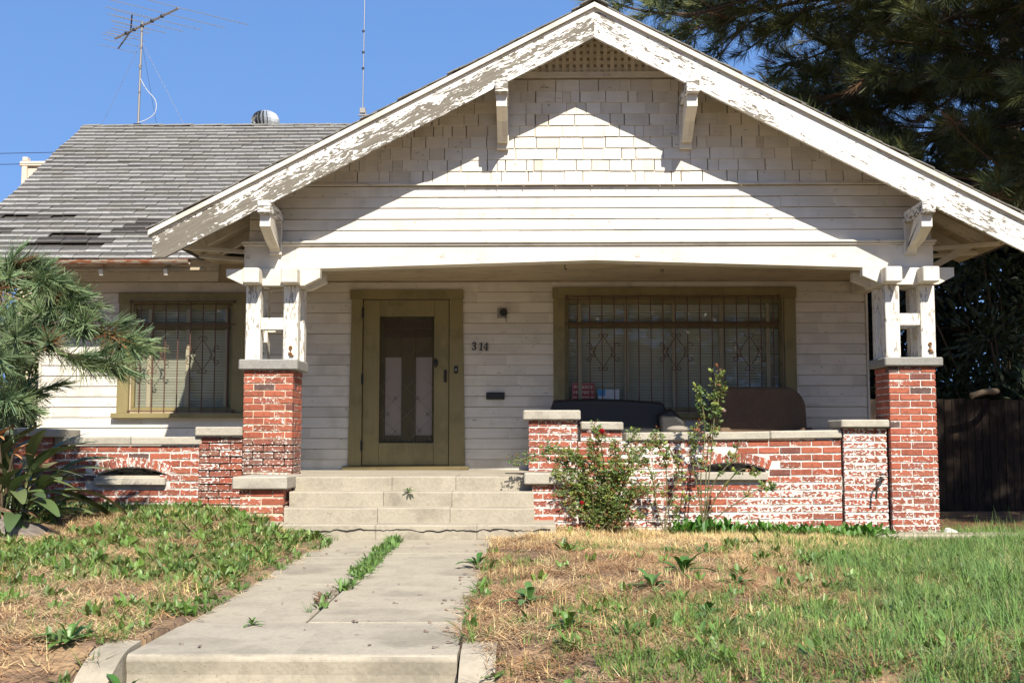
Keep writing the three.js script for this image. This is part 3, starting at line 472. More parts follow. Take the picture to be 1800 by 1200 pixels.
// ---------------------------------------------------------------- porch roof
{
  const P = grp('porch_roof', H), LEN = 4.39 / ca, place = (g, s, name, m) => mesh(name, g, m, P, [X0, APEX, 0], [0, 0, -s * ang]);
  const cutEnds = (p, s, end = 4.39) => { p = clip(p, -s * ca, -Math.sin(ang), 0); return clip(p, s * ca, Math.sin(ang), end); }; // plumb cuts at the apex and the end
  for (const s of [-1, 1]) {
    const strip = (a, b, t0, t1) => { const p = [[a, t0], [b, t0], [b, t1], [a, t1]].map(([x, y]) => [s * x, y]); return s > 0 ? p : p.reverse(); };
    let p = cutEnds(strip(-0.3, LEN + 0.3, -0.318, -0.056), s, 4.355); p = clip(p, -s * Math.sin(-ang), -ca, APEX - 2.74);
    place(slab(p, 0.43, 0.385, 0, 0.32), s, 'barge_board', s < 0 ? M.bargeL : M.bargeR);
    place(slab(cutEnds(strip(-0.3, LEN + 0.3, -0.055, -0.012), s), 0.468, 0.38), s, 'edge_trim', M.paint);
    place(slab(cutEnds(strip(-0.3, LEN + 0.3, -0.075, -0.0565), s, 4.355), 0.442, 0.431), s, 'bed_mould', M.paintOld);
    for (let i = 0; i < 35; i++) { const a = i * 0.1395, g = slab(cutEnds(strip(a, a + 0.1365, -0.078, -0.058), s), 0.384, i > 24 ? -1.62 : -0.6); place(g, s, 'soffit_board', M.soffit); }
    for (const z of [-0.42, -1.0]) place(slab(strip(3.35, 4.66, -0.175, -0.079).map((q, k) => q), z + 0.03, z - 0.03), s, 'rafter', M.paintOld);
    place(slab(strip(3.3, 4.7, -0.15, -0.079), 0.38, 0.33), s, 'rafter', M.paintOld);
    // deck above and its shingles with a ragged edge
    const deck = [[0, -0.44], [LEN + 0.02, -0.44], [LEN + 0.02, 1.45], [0, 4.9]].map(([a, b]) => [s * a, b]); const g = slab(s > 0 ? deck : deck.reverse(), 0.0, -0.0115); g.rotateX(-Math.PI / 2); boxUV(g); place(g, s, 'roof_deck', M.felt);
    const f = rng(300 + s), list = [];
    for (let r = 0; r < 35; r++) { const a = LEN - r * 0.139; let z = 0.45 + rr(-0.012, 0.02, f); const zb = -1.4 - (1 - a / LEN) * 3.4; while (z > zb) { const w = rr(0.12, 0.3, f), q = cbox(0.185, 0.012, w - 0.004, 0.002); q.rotateZ(0.035 * s + (f() < 0.12 ? rr(0, 0.12, f) * s : 0)); q.translate(s * (a - 0.07), 0.009 + rr(0, 0.004, f) + (z > 0.38 && f() < 0.2 ? 0.008 : 0), z - w / 2); list.push(q); z -= w; } }
    stuff(place(merge(list), s, 'roof_shingles', M.shingle[2]));
  }
  for (const s of [-1, 1]) mesh('ridge_cap', (() => { const q = cbox(0.16, 0.014, 5.28, 0.003); q.translate(s * 0.078, 0.0, 0); q.rotateZ(-s * ang); return q.translate(X0, APEX + 0.03, -2.15); })(), M.shingle[2], P);
  // ties of the right and left eaves
  for (const z of [-0.36, -0.95]) { mesh('eave_tie', beam([3.5, 2.93, z], [4.28, 2.99, z], 0.05, 0.045), M.paintOld, P); mesh('eave_tie', beam([-3.5, 2.91, z], [-4.25, 2.97, z], 0.05, 0.045), M.paintOld, P); }
  mesh('eave_board', slab([[3.52, 2.72], [3.62, 2.72], [4.1, 2.98], [4.0, 3.02]], -0.62, -0.66), M.paintOld, P);
}
// ---------------------------------------------------------------- main roof: courses of old shingles
{
  const E0 = [0, 3.03, -1.5], phi = Math.atan(2.66 / 4.0), Ls = Math.hypot(4, 2.66), P = grp('main_roof', H);
  const place = (g, name, m, p = [0, 0, 0], r = 0, back) => { const o = mesh(name, g, m, P); const q = V(p).applyAxisAngle(new THREE.Vector3(1, 0, 0), phi); o.position.set(E0[0] + q.x, E0[1] + q.y, E0[2] + q.z); o.rotation.set(phi, r, 0); return o; };
  place(span(-7.33, 3.25, -0.07, -0.012, -Ls, 0, 0.004), 'roof_deck', M.soffit);
  { const b = mesh('roof_deck', span(-7.33, 3.25, -0.07, 0, 0, 5.2, 0.004), M.felt, P); b.position.set(0, 5.69, -5.5); b.rotation.set(Math.PI - phi, 0, 0); b.scale.set(1, -1, 1); }
  place(span(-7.335, 3.2, -0.011, -0.002, -Ls, 0.0, 0.002), 'roof_felt', M.felt);
  place(span(-7.37, -7.336, -0.18, 0.01, -Ls, 0.02, 0.004), 'rake_board', M.paint);
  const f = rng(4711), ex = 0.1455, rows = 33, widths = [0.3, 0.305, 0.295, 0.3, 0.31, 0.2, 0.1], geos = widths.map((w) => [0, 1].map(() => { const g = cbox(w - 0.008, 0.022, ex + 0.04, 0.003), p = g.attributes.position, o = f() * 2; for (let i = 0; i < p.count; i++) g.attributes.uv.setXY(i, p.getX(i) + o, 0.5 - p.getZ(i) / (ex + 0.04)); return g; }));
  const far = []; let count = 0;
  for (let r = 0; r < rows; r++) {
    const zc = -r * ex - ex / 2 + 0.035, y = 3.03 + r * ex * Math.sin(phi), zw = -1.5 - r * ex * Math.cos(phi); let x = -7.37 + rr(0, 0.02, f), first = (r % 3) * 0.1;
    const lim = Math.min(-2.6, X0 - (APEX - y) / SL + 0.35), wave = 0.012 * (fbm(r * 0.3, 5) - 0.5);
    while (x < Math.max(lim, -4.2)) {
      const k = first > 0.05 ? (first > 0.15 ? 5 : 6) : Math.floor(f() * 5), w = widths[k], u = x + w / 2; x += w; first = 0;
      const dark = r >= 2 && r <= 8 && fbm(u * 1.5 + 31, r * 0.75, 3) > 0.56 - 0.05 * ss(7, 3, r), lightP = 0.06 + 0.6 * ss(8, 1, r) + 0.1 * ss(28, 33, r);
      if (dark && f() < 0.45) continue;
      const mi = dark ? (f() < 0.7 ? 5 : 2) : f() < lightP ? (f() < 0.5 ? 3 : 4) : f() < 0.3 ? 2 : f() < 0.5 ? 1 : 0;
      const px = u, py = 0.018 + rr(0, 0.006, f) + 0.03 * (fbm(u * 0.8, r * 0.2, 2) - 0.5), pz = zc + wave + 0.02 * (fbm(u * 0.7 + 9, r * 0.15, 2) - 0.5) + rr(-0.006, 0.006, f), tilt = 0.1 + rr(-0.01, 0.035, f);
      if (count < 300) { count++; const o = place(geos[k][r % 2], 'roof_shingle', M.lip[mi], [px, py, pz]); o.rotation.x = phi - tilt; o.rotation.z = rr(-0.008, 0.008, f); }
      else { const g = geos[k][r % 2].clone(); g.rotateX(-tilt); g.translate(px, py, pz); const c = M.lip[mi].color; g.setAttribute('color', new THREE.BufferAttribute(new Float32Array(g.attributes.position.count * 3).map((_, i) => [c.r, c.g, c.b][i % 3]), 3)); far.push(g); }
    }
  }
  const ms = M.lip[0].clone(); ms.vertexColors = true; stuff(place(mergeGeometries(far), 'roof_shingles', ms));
  const rc = []; for (let x = -7.36; x < -2.6; x += 0.235) { const q = cbox(0.25, 0.014, 0.17, 0.002); q.rotateX(0.35); q.rotateZ(0.03); q.translate(x + 0.12, 5.69 + rr(-0.004, 0.004, f), -5.45); rc.push(q); } mesh('ridge_cap', merge(rc), M.shingle[1], P);
  // rusty gutter, fascia, rafter tails, soffit
  const rust = texMat(tex(512, 128, (u, v) => { const a = ss(0.42, 0.6, fbm(u * 22, v * 6, 4)), g = fbm(u * 60, v * 20, 3); return [mix(0.3, 0.24, a) * (0.7 + 0.6 * g), mix(0.25, 0.085, a) * (0.7 + 0.6 * g), mix(0.19, 0.035, a) * (0.7 + 0.6 * g), g]; }, 0.5, 8), 0.003, { roughness: 0.7 });
  const pr = []; for (let i = 0; i <= 8; i++) { const a = Math.PI + (i / 8) * Math.PI; pr.push([0.058 * Math.cos(a), 0.06 * Math.sin(a)]); } pr.push([0.062, 0.012], [0.05, 0.012], [0.05, 0.0]); for (let i = 8; i >= 0; i--) { const a = Math.PI + (i / 8) * Math.PI; pr.push([0.05 * Math.cos(a), 0.052 * Math.sin(a)]); }
  const gt = slab(pr, 1.42, -1.42); gt.rotateY(Math.PI / 2); boxUV(gt); mesh('gutter', gt, rust, P, [-5.93, 3.0, -1.44], [0, 0, 0.004]);
  mesh('fascia', span(-7.3, -4.35, 2.895, 2.94, -1.56, -1.53), M.soffit, P);
  for (const x of [-7.05, -6.3, -5.55, -4.8]) mesh('rafter_tail', beam([x, 2.87, -1.5], [x, 3.22, -2.26], 0.05, 0.08), M.paint, P);
}
// ---------------------------------------------------------------- windows, door
const oliveBox = (p, name, a, b, c, d, z0, z1, m = M.olive) => mesh(name, span(a, b, c, d, z0, z1, 0.004), m, p);
function scroll(cx, cy, z, k = 1) { // wrought diamond with curled ends, and the loose curls beside it
  const g = [], T = (pts) => g.push(tube(pts, 0.0045, 5, Math.max(6, pts.length * 2)));
  const curl = (x, y, a0, turn, r0 = 0.032) => { const pts = []; for (let i = 0; i <= 12; i++) { const t = i / 12, a = a0 + turn * t * 5.2, r = r0 * (1 - 0.68 * t); pts.push([x + r * Math.cos(a), y + r * Math.sin(a), z]); } return pts; };
  const hw = 0.13 * k, hh = 0.175 * k;
  for (const sx of [-1, 1]) for (const sy of [-1, 1]) {
    const top = curl(cx + sx * 0.034, cy + sy * (hh + 0.02), sy > 0 ? (sx > 0 ? Math.PI : 0) : sx > 0 ? Math.PI : 0, -sx * sy), sd = curl(cx + sx * (hw - 0.01), cy + sy * 0.036, -sy * Math.PI / 2, sx * sy * -1);
    T([...top.reverse(), ...sd]);
    const oc = curl(cx + sx * (hw + 0.045), cy + sy * 0.085, sx > 0 ? Math.PI : 0, -sx * sy, 0.034); T([[cx + sx * (hw + 0.012), cy + sy * 0.02, z], ...oc]);
  }
  return merge(g);
}
function windowUnit(o) {
  const w = grp('window', H), [a, b, c, d] = o.open, z = WZ;
  oliveBox(w, 'casing', a - 0.14, a, c, d, z - 0.09, z + 0.05); oliveBox(w, 'casing', b, b + 0.14, c, d, z - 0.09, z + 0.05);
  oliveBox(w, 'casing', a - 0.15, b + 0.15, d, d + 0.13, z - 0.09, z + 0.056); oliveBox(w, 'sill', a - 0.19, b + 0.19, c - 0.062, c - 0.001, z - 0.1, z + 0.1);
  oliveBox(w, 'sash', a, b, c, c + 0.07, z - 0.08, z - 0.03); oliveBox(w, 'sash', a, a + 0.045, c + 0.071, d, z - 0.08, z - 0.03); oliveBox(w, 'sash', b - 0.045, b, c + 0.071, d, z - 0.08, z - 0.03); oliveBox(w, 'sash', a + 0.046, b - 0.046, d - 0.06, d, z - 0.08, z - 0.03);
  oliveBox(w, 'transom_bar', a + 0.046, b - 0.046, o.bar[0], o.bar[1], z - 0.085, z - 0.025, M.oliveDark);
  for (const x of o.mull) { mesh('mullion', span(x - 0.025, x + 0.025, c + 0.071, o.bar[0] - 0.001, z - 0.078, z - 0.034, 0.004), M.sash, w); mesh('mullion', span(x - 0.022, x + 0.022, o.bar[1] + 0.001, d - 0.061, z - 0.078, z - 0.034, 0.004), M.sash, w); }
  const xs = [a + 0.046, ...o.mull, b - 0.046];
  for (let i = 0; i < xs.length - 1; i++) for (const [y0, y1] of [[c + 0.072, o.bar[0]], [o.bar[1], d - 0.061]]) mesh('pane', new THREE.PlaneGeometry(xs[i + 1] - xs[i] - 0.044, y1 - y0).translate((xs[i] + xs[i + 1]) / 2, (y0 + y1) / 2, z - 0.058), M.glass, w);
  const n = Math.floor((d - c) / 0.0335), f = rng(o.seed), sg = cbox(b - a - 0.02, 0.031, 0.002, 0.0008);
  for (let i = 0; i < n; i++) mesh('blind_slat', sg, M.blind, w, [(a + b) / 2, c + 0.03 + i * 0.0335, z - 0.135], [0.42 + rr(-0.05, 0.05, f), 0, rr(-0.0012, 0.0012, f)]);
  const zb = z + 0.085;
  for (let i = 0; i < o.bars; i++) mesh('bar', span(o.bx + i * o.bp - 0.006, o.bx + i * o.bp + 0.006, c - 0.02, d + 0.02, zb - 0.006, zb + 0.006, 0.002), M.bar, w);
  const e0 = o.bx - 0.15, e1 = o.bx + (o.bars - 1) * o.bp + 0.09;
  for (const y of [c + 0.02, o.bar[1] - 0.03, d + 0.015]) mesh('cross_bar', span(e0, e1, y - 0.007, y + 0.007, zb - 0.014, zb - 0.007, 0.002), M.bar, w);
  for (const x of [e0 + 0.02, e1 - 0.02]) for (const y of [c + 0.02, d + 0.015]) mesh('bracket', span(x - 0.014, x + 0.014, y - 0.02, y + 0.02, z + 0.0565, zb - 0.0145, 0.003), M.bar, w);
  for (const x of o.scrolls) mesh('scrollwork', scroll(x, o.sy, zb), M.bar, w);
  return w;
}
windowUnit({ open: [-5.455, -4.21, 1.272, 2.6], bar: [2.29, 2.37], mull: [-5.24, -4.77, -4.3], bars: 8, bx: -5.31, bp: 0.151, scrolls: [-5.159, -4.555], sy: 1.97, seed: 61 });
windowUnit({ open: [-0.185, 2.45, 1.272, 2.655], bar: [2.3, 2.375], mull: [-0.005, 0.56, 1.135, 1.705, 2.27], bars: 17, bx: -0.035, bp: 0.1466, scrolls: [0.27, 1.145, 2.02], sy: 2.0, seed: 62 });
{
  const d = grp('door', H), z = WZ + 0.012, O = (n, a, b, c, e, z0 = z - 0.03, z1 = z + 0.012, m = M.olive) => oliveBox(d, n, a, b, c, e, z0, z1, m);
  mesh('casing', slab([[-2.795, 0.64], [-2.632, 0.64], [-2.632, 2.645], [-2.765, 2.645]], z + 0.03, z - 0.1), M.olive, d);
  mesh('casing', slab([[-1.578, 0.64], [-1.385, 0.64], [-1.42, 2.645], [-1.578, 2.645]], z + 0.03, z - 0.1), M.olive, d);
  mesh('casing', slab([[-2.785, 2.647], [-1.41, 2.647], [-1.415, 2.76], [-2.785, 2.76]], z + 0.036, z - 0.1), M.olive, d);
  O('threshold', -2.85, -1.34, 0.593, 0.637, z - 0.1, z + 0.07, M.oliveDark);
  O('stile', -2.624, -2.425, 0.645, 2.638); O('stile', -1.765, -1.586, 0.645, 2.638); O('rail', -2.424, -1.766, 2.44, 2.638); O('rail', -2.424, -1.766, 0.645, 0.915);
  mesh('screen', new THREE.PlaneGeometry(0.657, 1.524).translate(-2.095, 1.6775, z - 0.012), std({ color: lin(0.045, 0.04, 0.03), transparent: true, opacity: 0.4, roughness: 0.8 }), d);
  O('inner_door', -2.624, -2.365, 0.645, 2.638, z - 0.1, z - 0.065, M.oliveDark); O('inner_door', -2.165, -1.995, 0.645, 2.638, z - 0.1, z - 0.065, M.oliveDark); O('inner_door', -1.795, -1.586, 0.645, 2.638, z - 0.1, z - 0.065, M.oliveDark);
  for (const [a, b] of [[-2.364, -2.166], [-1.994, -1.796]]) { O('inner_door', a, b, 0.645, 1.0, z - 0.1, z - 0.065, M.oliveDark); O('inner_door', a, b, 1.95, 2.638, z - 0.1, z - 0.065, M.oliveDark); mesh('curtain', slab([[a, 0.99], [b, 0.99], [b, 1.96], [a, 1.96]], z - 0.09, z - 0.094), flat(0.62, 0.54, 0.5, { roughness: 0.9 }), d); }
  const folds = []; for (const y of [2.19, 2.3]) for (let i = 0; i < 26; i++) folds.push(rod([-2.37 + i * 0.0222, y, z - 0.06], [-2.37 + i * 0.0222 + rr(-0.004, 0.004), y + 0.085, z - 0.06], 0.013, 0.008)); mesh('valance', merge(folds), flat(0.14, 0.09, 0.055, { roughness: 0.95 }), d);
  // diamond wire guard on the lower half of the screen
  const W = [], zz = z - 0.005, wire = (a, b, c, e) => W.push(rod([a, b, zz], [c, e, zz], 0.0022, 0.0022, 4));
  for (const k of [-0.5, 0, 0.5, 1]) { wire(-2.42, 0.93 + k * 0.66 + 0.35, -1.77, 1.58 + k * 0.66 - 0.35 + 0.35); }
  const wires = []; for (let i = -2; i < 4; i++) { const p = clip(clip([[-2.42, 0.92 + i * 0.33], [-1.77, 1.57 + i * 0.33]], 0, 1, 1.7), 0, -1, -0.92); if (p.length > 1) wires.push([p[0], p[1]]); const q = clip(clip([[-2.42, 1.57 + i * 0.33], [-1.77, 0.92 + i * 0.33]], 0, 1, 1.7), 0, -1, -0.92); if (q.length > 1) wires.push([q[0], q[1]]); }
  mesh('wire_guard', merge(wires.map(([p, q]) => rod([...p, zz], [...q, zz], 0.002, 0.002, 4))), flat(0.2, 0.19, 0.16, { metalness: 0.5, roughness: 0.5 }), d);
  mesh('wire_guard', merge([[-2.23, 1.45], [-1.96, 1.45], [-2.1, 1.26], [-2.23, 1.05], [-1.94, 1.05], [-2.32, 1.26], [-1.84, 1.26]].flatMap(([x, y]) => [0, 1].map((k) => rod([x - 0.025, y - (k ? 0.025 : -0.025), zz + 0.004], [x + 0.025, y + (k ? 0.025 : -0.025), zz + 0.004], 0.003, 0.003, 4)))), flat(0.08, 0.075, 0.07), d);
  for (const y of [2.48, 1.68, 0.88]) mesh('hinge', merge([span(-2.642, -2.615, y - 0.05, y + 0.05, z + 0.031, z + 0.036, 0.002), rod([-2.628, y - 0.07, z + 0.04], [-2.628, y + 0.07, z + 0.04], 0.008)]), M.black, d);
  mesh('handle', merge([span(-1.645, -1.61, 1.64, 1.79, z + 0.0125, z + 0.02, 0.003), rod([-1.628, 1.69, z + 0.02], [-1.628, 1.69, z + 0.06], 0.008), rod([-1.628, 1.69, z + 0.06], [-1.628, 1.74, z + 0.062], 0.009)]), M.iron, d);
  mesh('knob', new THREE.SphereGeometry(0.035, 14, 10).scale(0.8, 1.5, 0.8).translate(-1.745, 1.87, z + 0.03), M.black, d);
  mesh('doorbell', merge([span(-1.52, -1.475, 1.745, 1.835, z + 0.0305, z + 0.045, 0.004)]), M.black, d); mesh('doorbell_button', new THREE.SphereGeometry(0.008, 10, 8).translate(-1.497, 1.79, z + 0.047), flat(0.8, 0.78, 0.7), d);
  mesh('mail_slot', merge([span(-1.135, -0.913, 1.432, 1.518, WZ + 0.03, WZ + 0.05, 0.005), span(-1.11, -0.938, 1.45, 1.5, WZ + 0.0505, WZ + 0.056, 0.003)]), M.black, H);
}
// ---------------------------------------------------------------- things on the house front
{
  const L = thing('wall_lamp', 'small black broken porch lamp on a square plate between door and front window', 'wall lamp', [-0.945, 2.475, WZ + 0.03]);
  mesh('back_plate', cbox(0.115, 0.12, 0.02, 0.004), M.oldMetal, L, [0, 0, 0.006]); mesh('socket', merge([rod([0.01, 0.01, 0.016], [0.02, 0.0, 0.09], 0.034, 0.04, 12), new THREE.TorusGeometry(0.04, 0.007, 8, 16).translate(0.02, 0, 0.09)]), M.black, L); mesh('dangling_wire', tube([[0.03, -0.02, 0.05], [0.045, -0.07, 0.05], [0.055, -0.11, 0.03]], 0.004), M.black, L);
  const font = await new FontLoader().loadAsync('fonts/droid/droid_serif_bold.typeface.json');
  const N = thing('house_number', 'black metal house number 314 on the siding right of the door', 'house number', [-1.31, 2.02, WZ + 0.036]);
  [['3', 0, 0.008, -0.08], ['1', 0.082, 0.004, -0.1], ['4', 0.142, 0.002, -0.06]].forEach(([c, x, y, r]) => { const g = new TextGeometry(c, { font, size: 0.097, depth: 0.012, curveSegments: 6 }); g.computeBoundingBox(); g.translate(-g.boundingBox.min.x, 0, 0); mesh('digit', g, M.black, N, [x, y, 0], [0, 0, r]).scale.set(0.8, 1, 1); });
  const cv = document.createElement('canvas'); cv.width = 320; cv.height = 260; const q = cv.getContext('2d'); q.fillStyle = '#94362e'; q.fillRect(0, 0, 320, 260); q.strokeStyle = '#b9a298'; q.lineWidth = 5; q.strokeRect(9, 9, 302, 242); q.fillStyle = '#cfc0b6'; q.textAlign = 'center'; q.font = 'bold 68px sans-serif'; q.fillText('PRIVATE', 160, 84); q.font = 'bold 58px sans-serif'; q.fillText('PROPERTY', 160, 156); q.font = 'bold 36px sans-serif'; q.fillText('NO TRESPASSING', 160, 216, 290);
  const ct = new THREE.CanvasTexture(cv); ct.colorSpace = THREE.SRGBColorSpace;
  const sg = thing('warning_sign', 'red private property no trespassing sign in the lower corner of the front window', 'sign', [0.035, 1.525, WZ - 0.045]);
  const pg = cbox(0.275, 0.22, 0.004, 0.001); const pp = pg.attributes.position; for (let i = 0; i < pp.count; i++) pg.attributes.uv.setXY(i, pp.getX(i) / 0.275 + 0.5, pp.getY(i) / 0.22 + 0.5); mesh('board', pg, std({ map: ct, roughness: 0.6 }), sg);
  const cd = thing('notice_card', 'white paper card with blue corner in the window beside the red sign', 'card', [0.34, 1.485, WZ - 0.045]);
  mesh('paper', cbox(0.26, 0.14, 0.003, 0.001), flat(0.6, 0.62, 0.6), cd); mesh('blue_panel', cbox(0.09, 0.075, 0.002, 0.0005), flat(0.08, 0.3, 0.55), cd, [-0.083, 0.032, 0.0035]);
}
// porch seats, seen over the wall from behind
{
  const s = thing('sofa', 'worn black sofa with rounded back on the porch behind the wall', 'sofa', [0.32, 0.6, -1.8]); s.scale.set(1.06, 1.02, 1);
  const back = []; const n = 12; const prof = [[-0.62, 0.1]]; prof.push([-0.62, 0.62]); for (let i = 0; i <= n; i++) { const t = i / n; prof.push([-0.58 + 1.12 * t, 0.715 + 0.045 * Math.sin(Math.PI * (0.25 + t * 0.7))]); } prof.push([0.6, 0.62], [0.68, 0.1]);
  const g = new THREE.ExtrudeGeometry(new THREE.Shape(prof.reverse().map((p) => new THREE.Vector2(...p))), { depth: 0.16, bevelEnabled: true, bevelSize: 0.05, bevelThickness: 0.06, bevelSegments: 4, steps: 1 }).translate(0, 0, -0.2); mesh('backrest', g, M.leather, s);
  const arm = new THREE.ExtrudeGeometry(new THREE.Shape([[0.62, 0.05], [0.9, 0.05], [0.86, 0.3], [0.78, 0.52], [0.66, 0.64], [0.58, 0.6]].map((p) => new THREE.Vector2(...p))), { depth: 0.3, bevelEnabled: true, bevelSize: 0.05, bevelThickness: 0.06, bevelSegments: 6 }).translate(-0.02, 0, -0.2); mesh('armrest', arm, M.leather, s);
  mesh('armrest', new THREE.ExtrudeGeometry(new THREE.Shape([[-0.82, 0.05], [-0.58, 0.05], [-0.56, 0.5], [-0.64, 0.6], [-0.78, 0.56]].map((p) => new THREE.Vector2(...p))), { depth: 0.3, bevelEnabled: true, bevelSize: 0.05, bevelThickness: 0.06, bevelSegments: 6 }).translate(0, 0, -0.2), M.leather, s);
  mesh('seat', cbox(1.3, 0.25, 0.62, 0.06), M.leather, s, [0.02, 0.28, 0.36]); mesh('base', cbox(1.45, 0.15, 0.8, 0.02), M.leather, s, [0.02, 0.078, 0.15]);
  const b = thing('armchair', 'large brown armchair whose rounded back rises above the right porch wall', 'armchair', [2.04, 0.6, -1.75]); b.scale.set(1.04, 1.11, 1);
  const p2 = [[-0.5, 0.12], [-0.52, 0.6]]; for (let i = 0; i <= 8; i++) { const a = Math.PI - (i / 8) * Math.PI / 2; p2.push([-0.33 + 0.16 * Math.cos(a), 0.68 + 0.15 * Math.sin(a)]); } for (let i = 0; i <= 8; i++) { const a = Math.PI / 2 - (i / 8) * Math.PI / 2; p2.push([0.28 + 0.2 * Math.cos(a), 0.64 + 0.19 * Math.sin(a)]); } p2.push([0.51, 0.12]);
  mesh('backrest', new THREE.ExtrudeGeometry(new THREE.Shape(p2.reverse().map((p) => new THREE.Vector2(...p))), { depth: 0.14, bevelEnabled: true, bevelSize: 0.035, bevelThickness: 0.05, bevelSegments: 4 }).translate(0, 0, -0.2), M.brownFabric, b);
  for (const x of [-0.44, 0.44]) mesh('armrest', cbox(0.2, 0.42, 0.5, 0.07), M.brownFabric, b, [x, 0.23, 0.15]); mesh('seat', cbox(0.66, 0.3, 0.7, 0.06), M.brownFabric, b, [0, 0.2, 0.3]);
  const arm_oval = thing('added_arm_oval', 'flat grey oval added on the right porch wall coping for the sunlit sofa armrest', 'added_arm_oval', [0.9, 1.062, -0.2]); mesh('arm_oval', new THREE.SphereGeometry(0.12, 20, 12).scale(1.0, 0.3, 0.55), flat(0.25, 0.22, 0.18), arm_oval);  // oval added to stand in for the sofa armrest catching the sun
  const sp = thing('hose_tap', 'dark garden tap with a short hose on the whitewashed pillar', 'tap', [2.9, 0.1, -0.03]);
  mesh('pipe', tube([[0.0, 0.47, -0.09], [0.0, 0.47, -0.02], [0.01, 0.46, 0.01]], 0.013), M.iron, sp); mesh('spout', tube([[0.01, 0.46, 0.01], [-0.03, 0.46, 0.05], [-0.06, 0.43, 0.06], [-0.085, 0.27, 0.055]], 0.011), M.iron, sp); mesh('wheel', new THREE.TorusGeometry(0.028, 0.008, 6, 14).rotateX(Math.PI / 2).translate(0.0, 0.51, 0.03), M.iron, sp);
  const w = thing('broken_tile', 'small white broken piece lying at the foot of the right pier', 'rubble', [3.5, 0.03, 0.15]); mesh('piece', cbox(0.12, 0.07, 0.07, 0.012), flat(0.7, 0.68, 0.64), w, [0, 0.02, 0], [0, 0.3, -0.35]);
  struct(tag(mesh('concrete_strip', span(2.7, 4.6, -0.1, 0.055, 0.12, 0.42, 0.015), M.conc), 'narrow concrete edging strip running right from the right pier', 'path'));
}
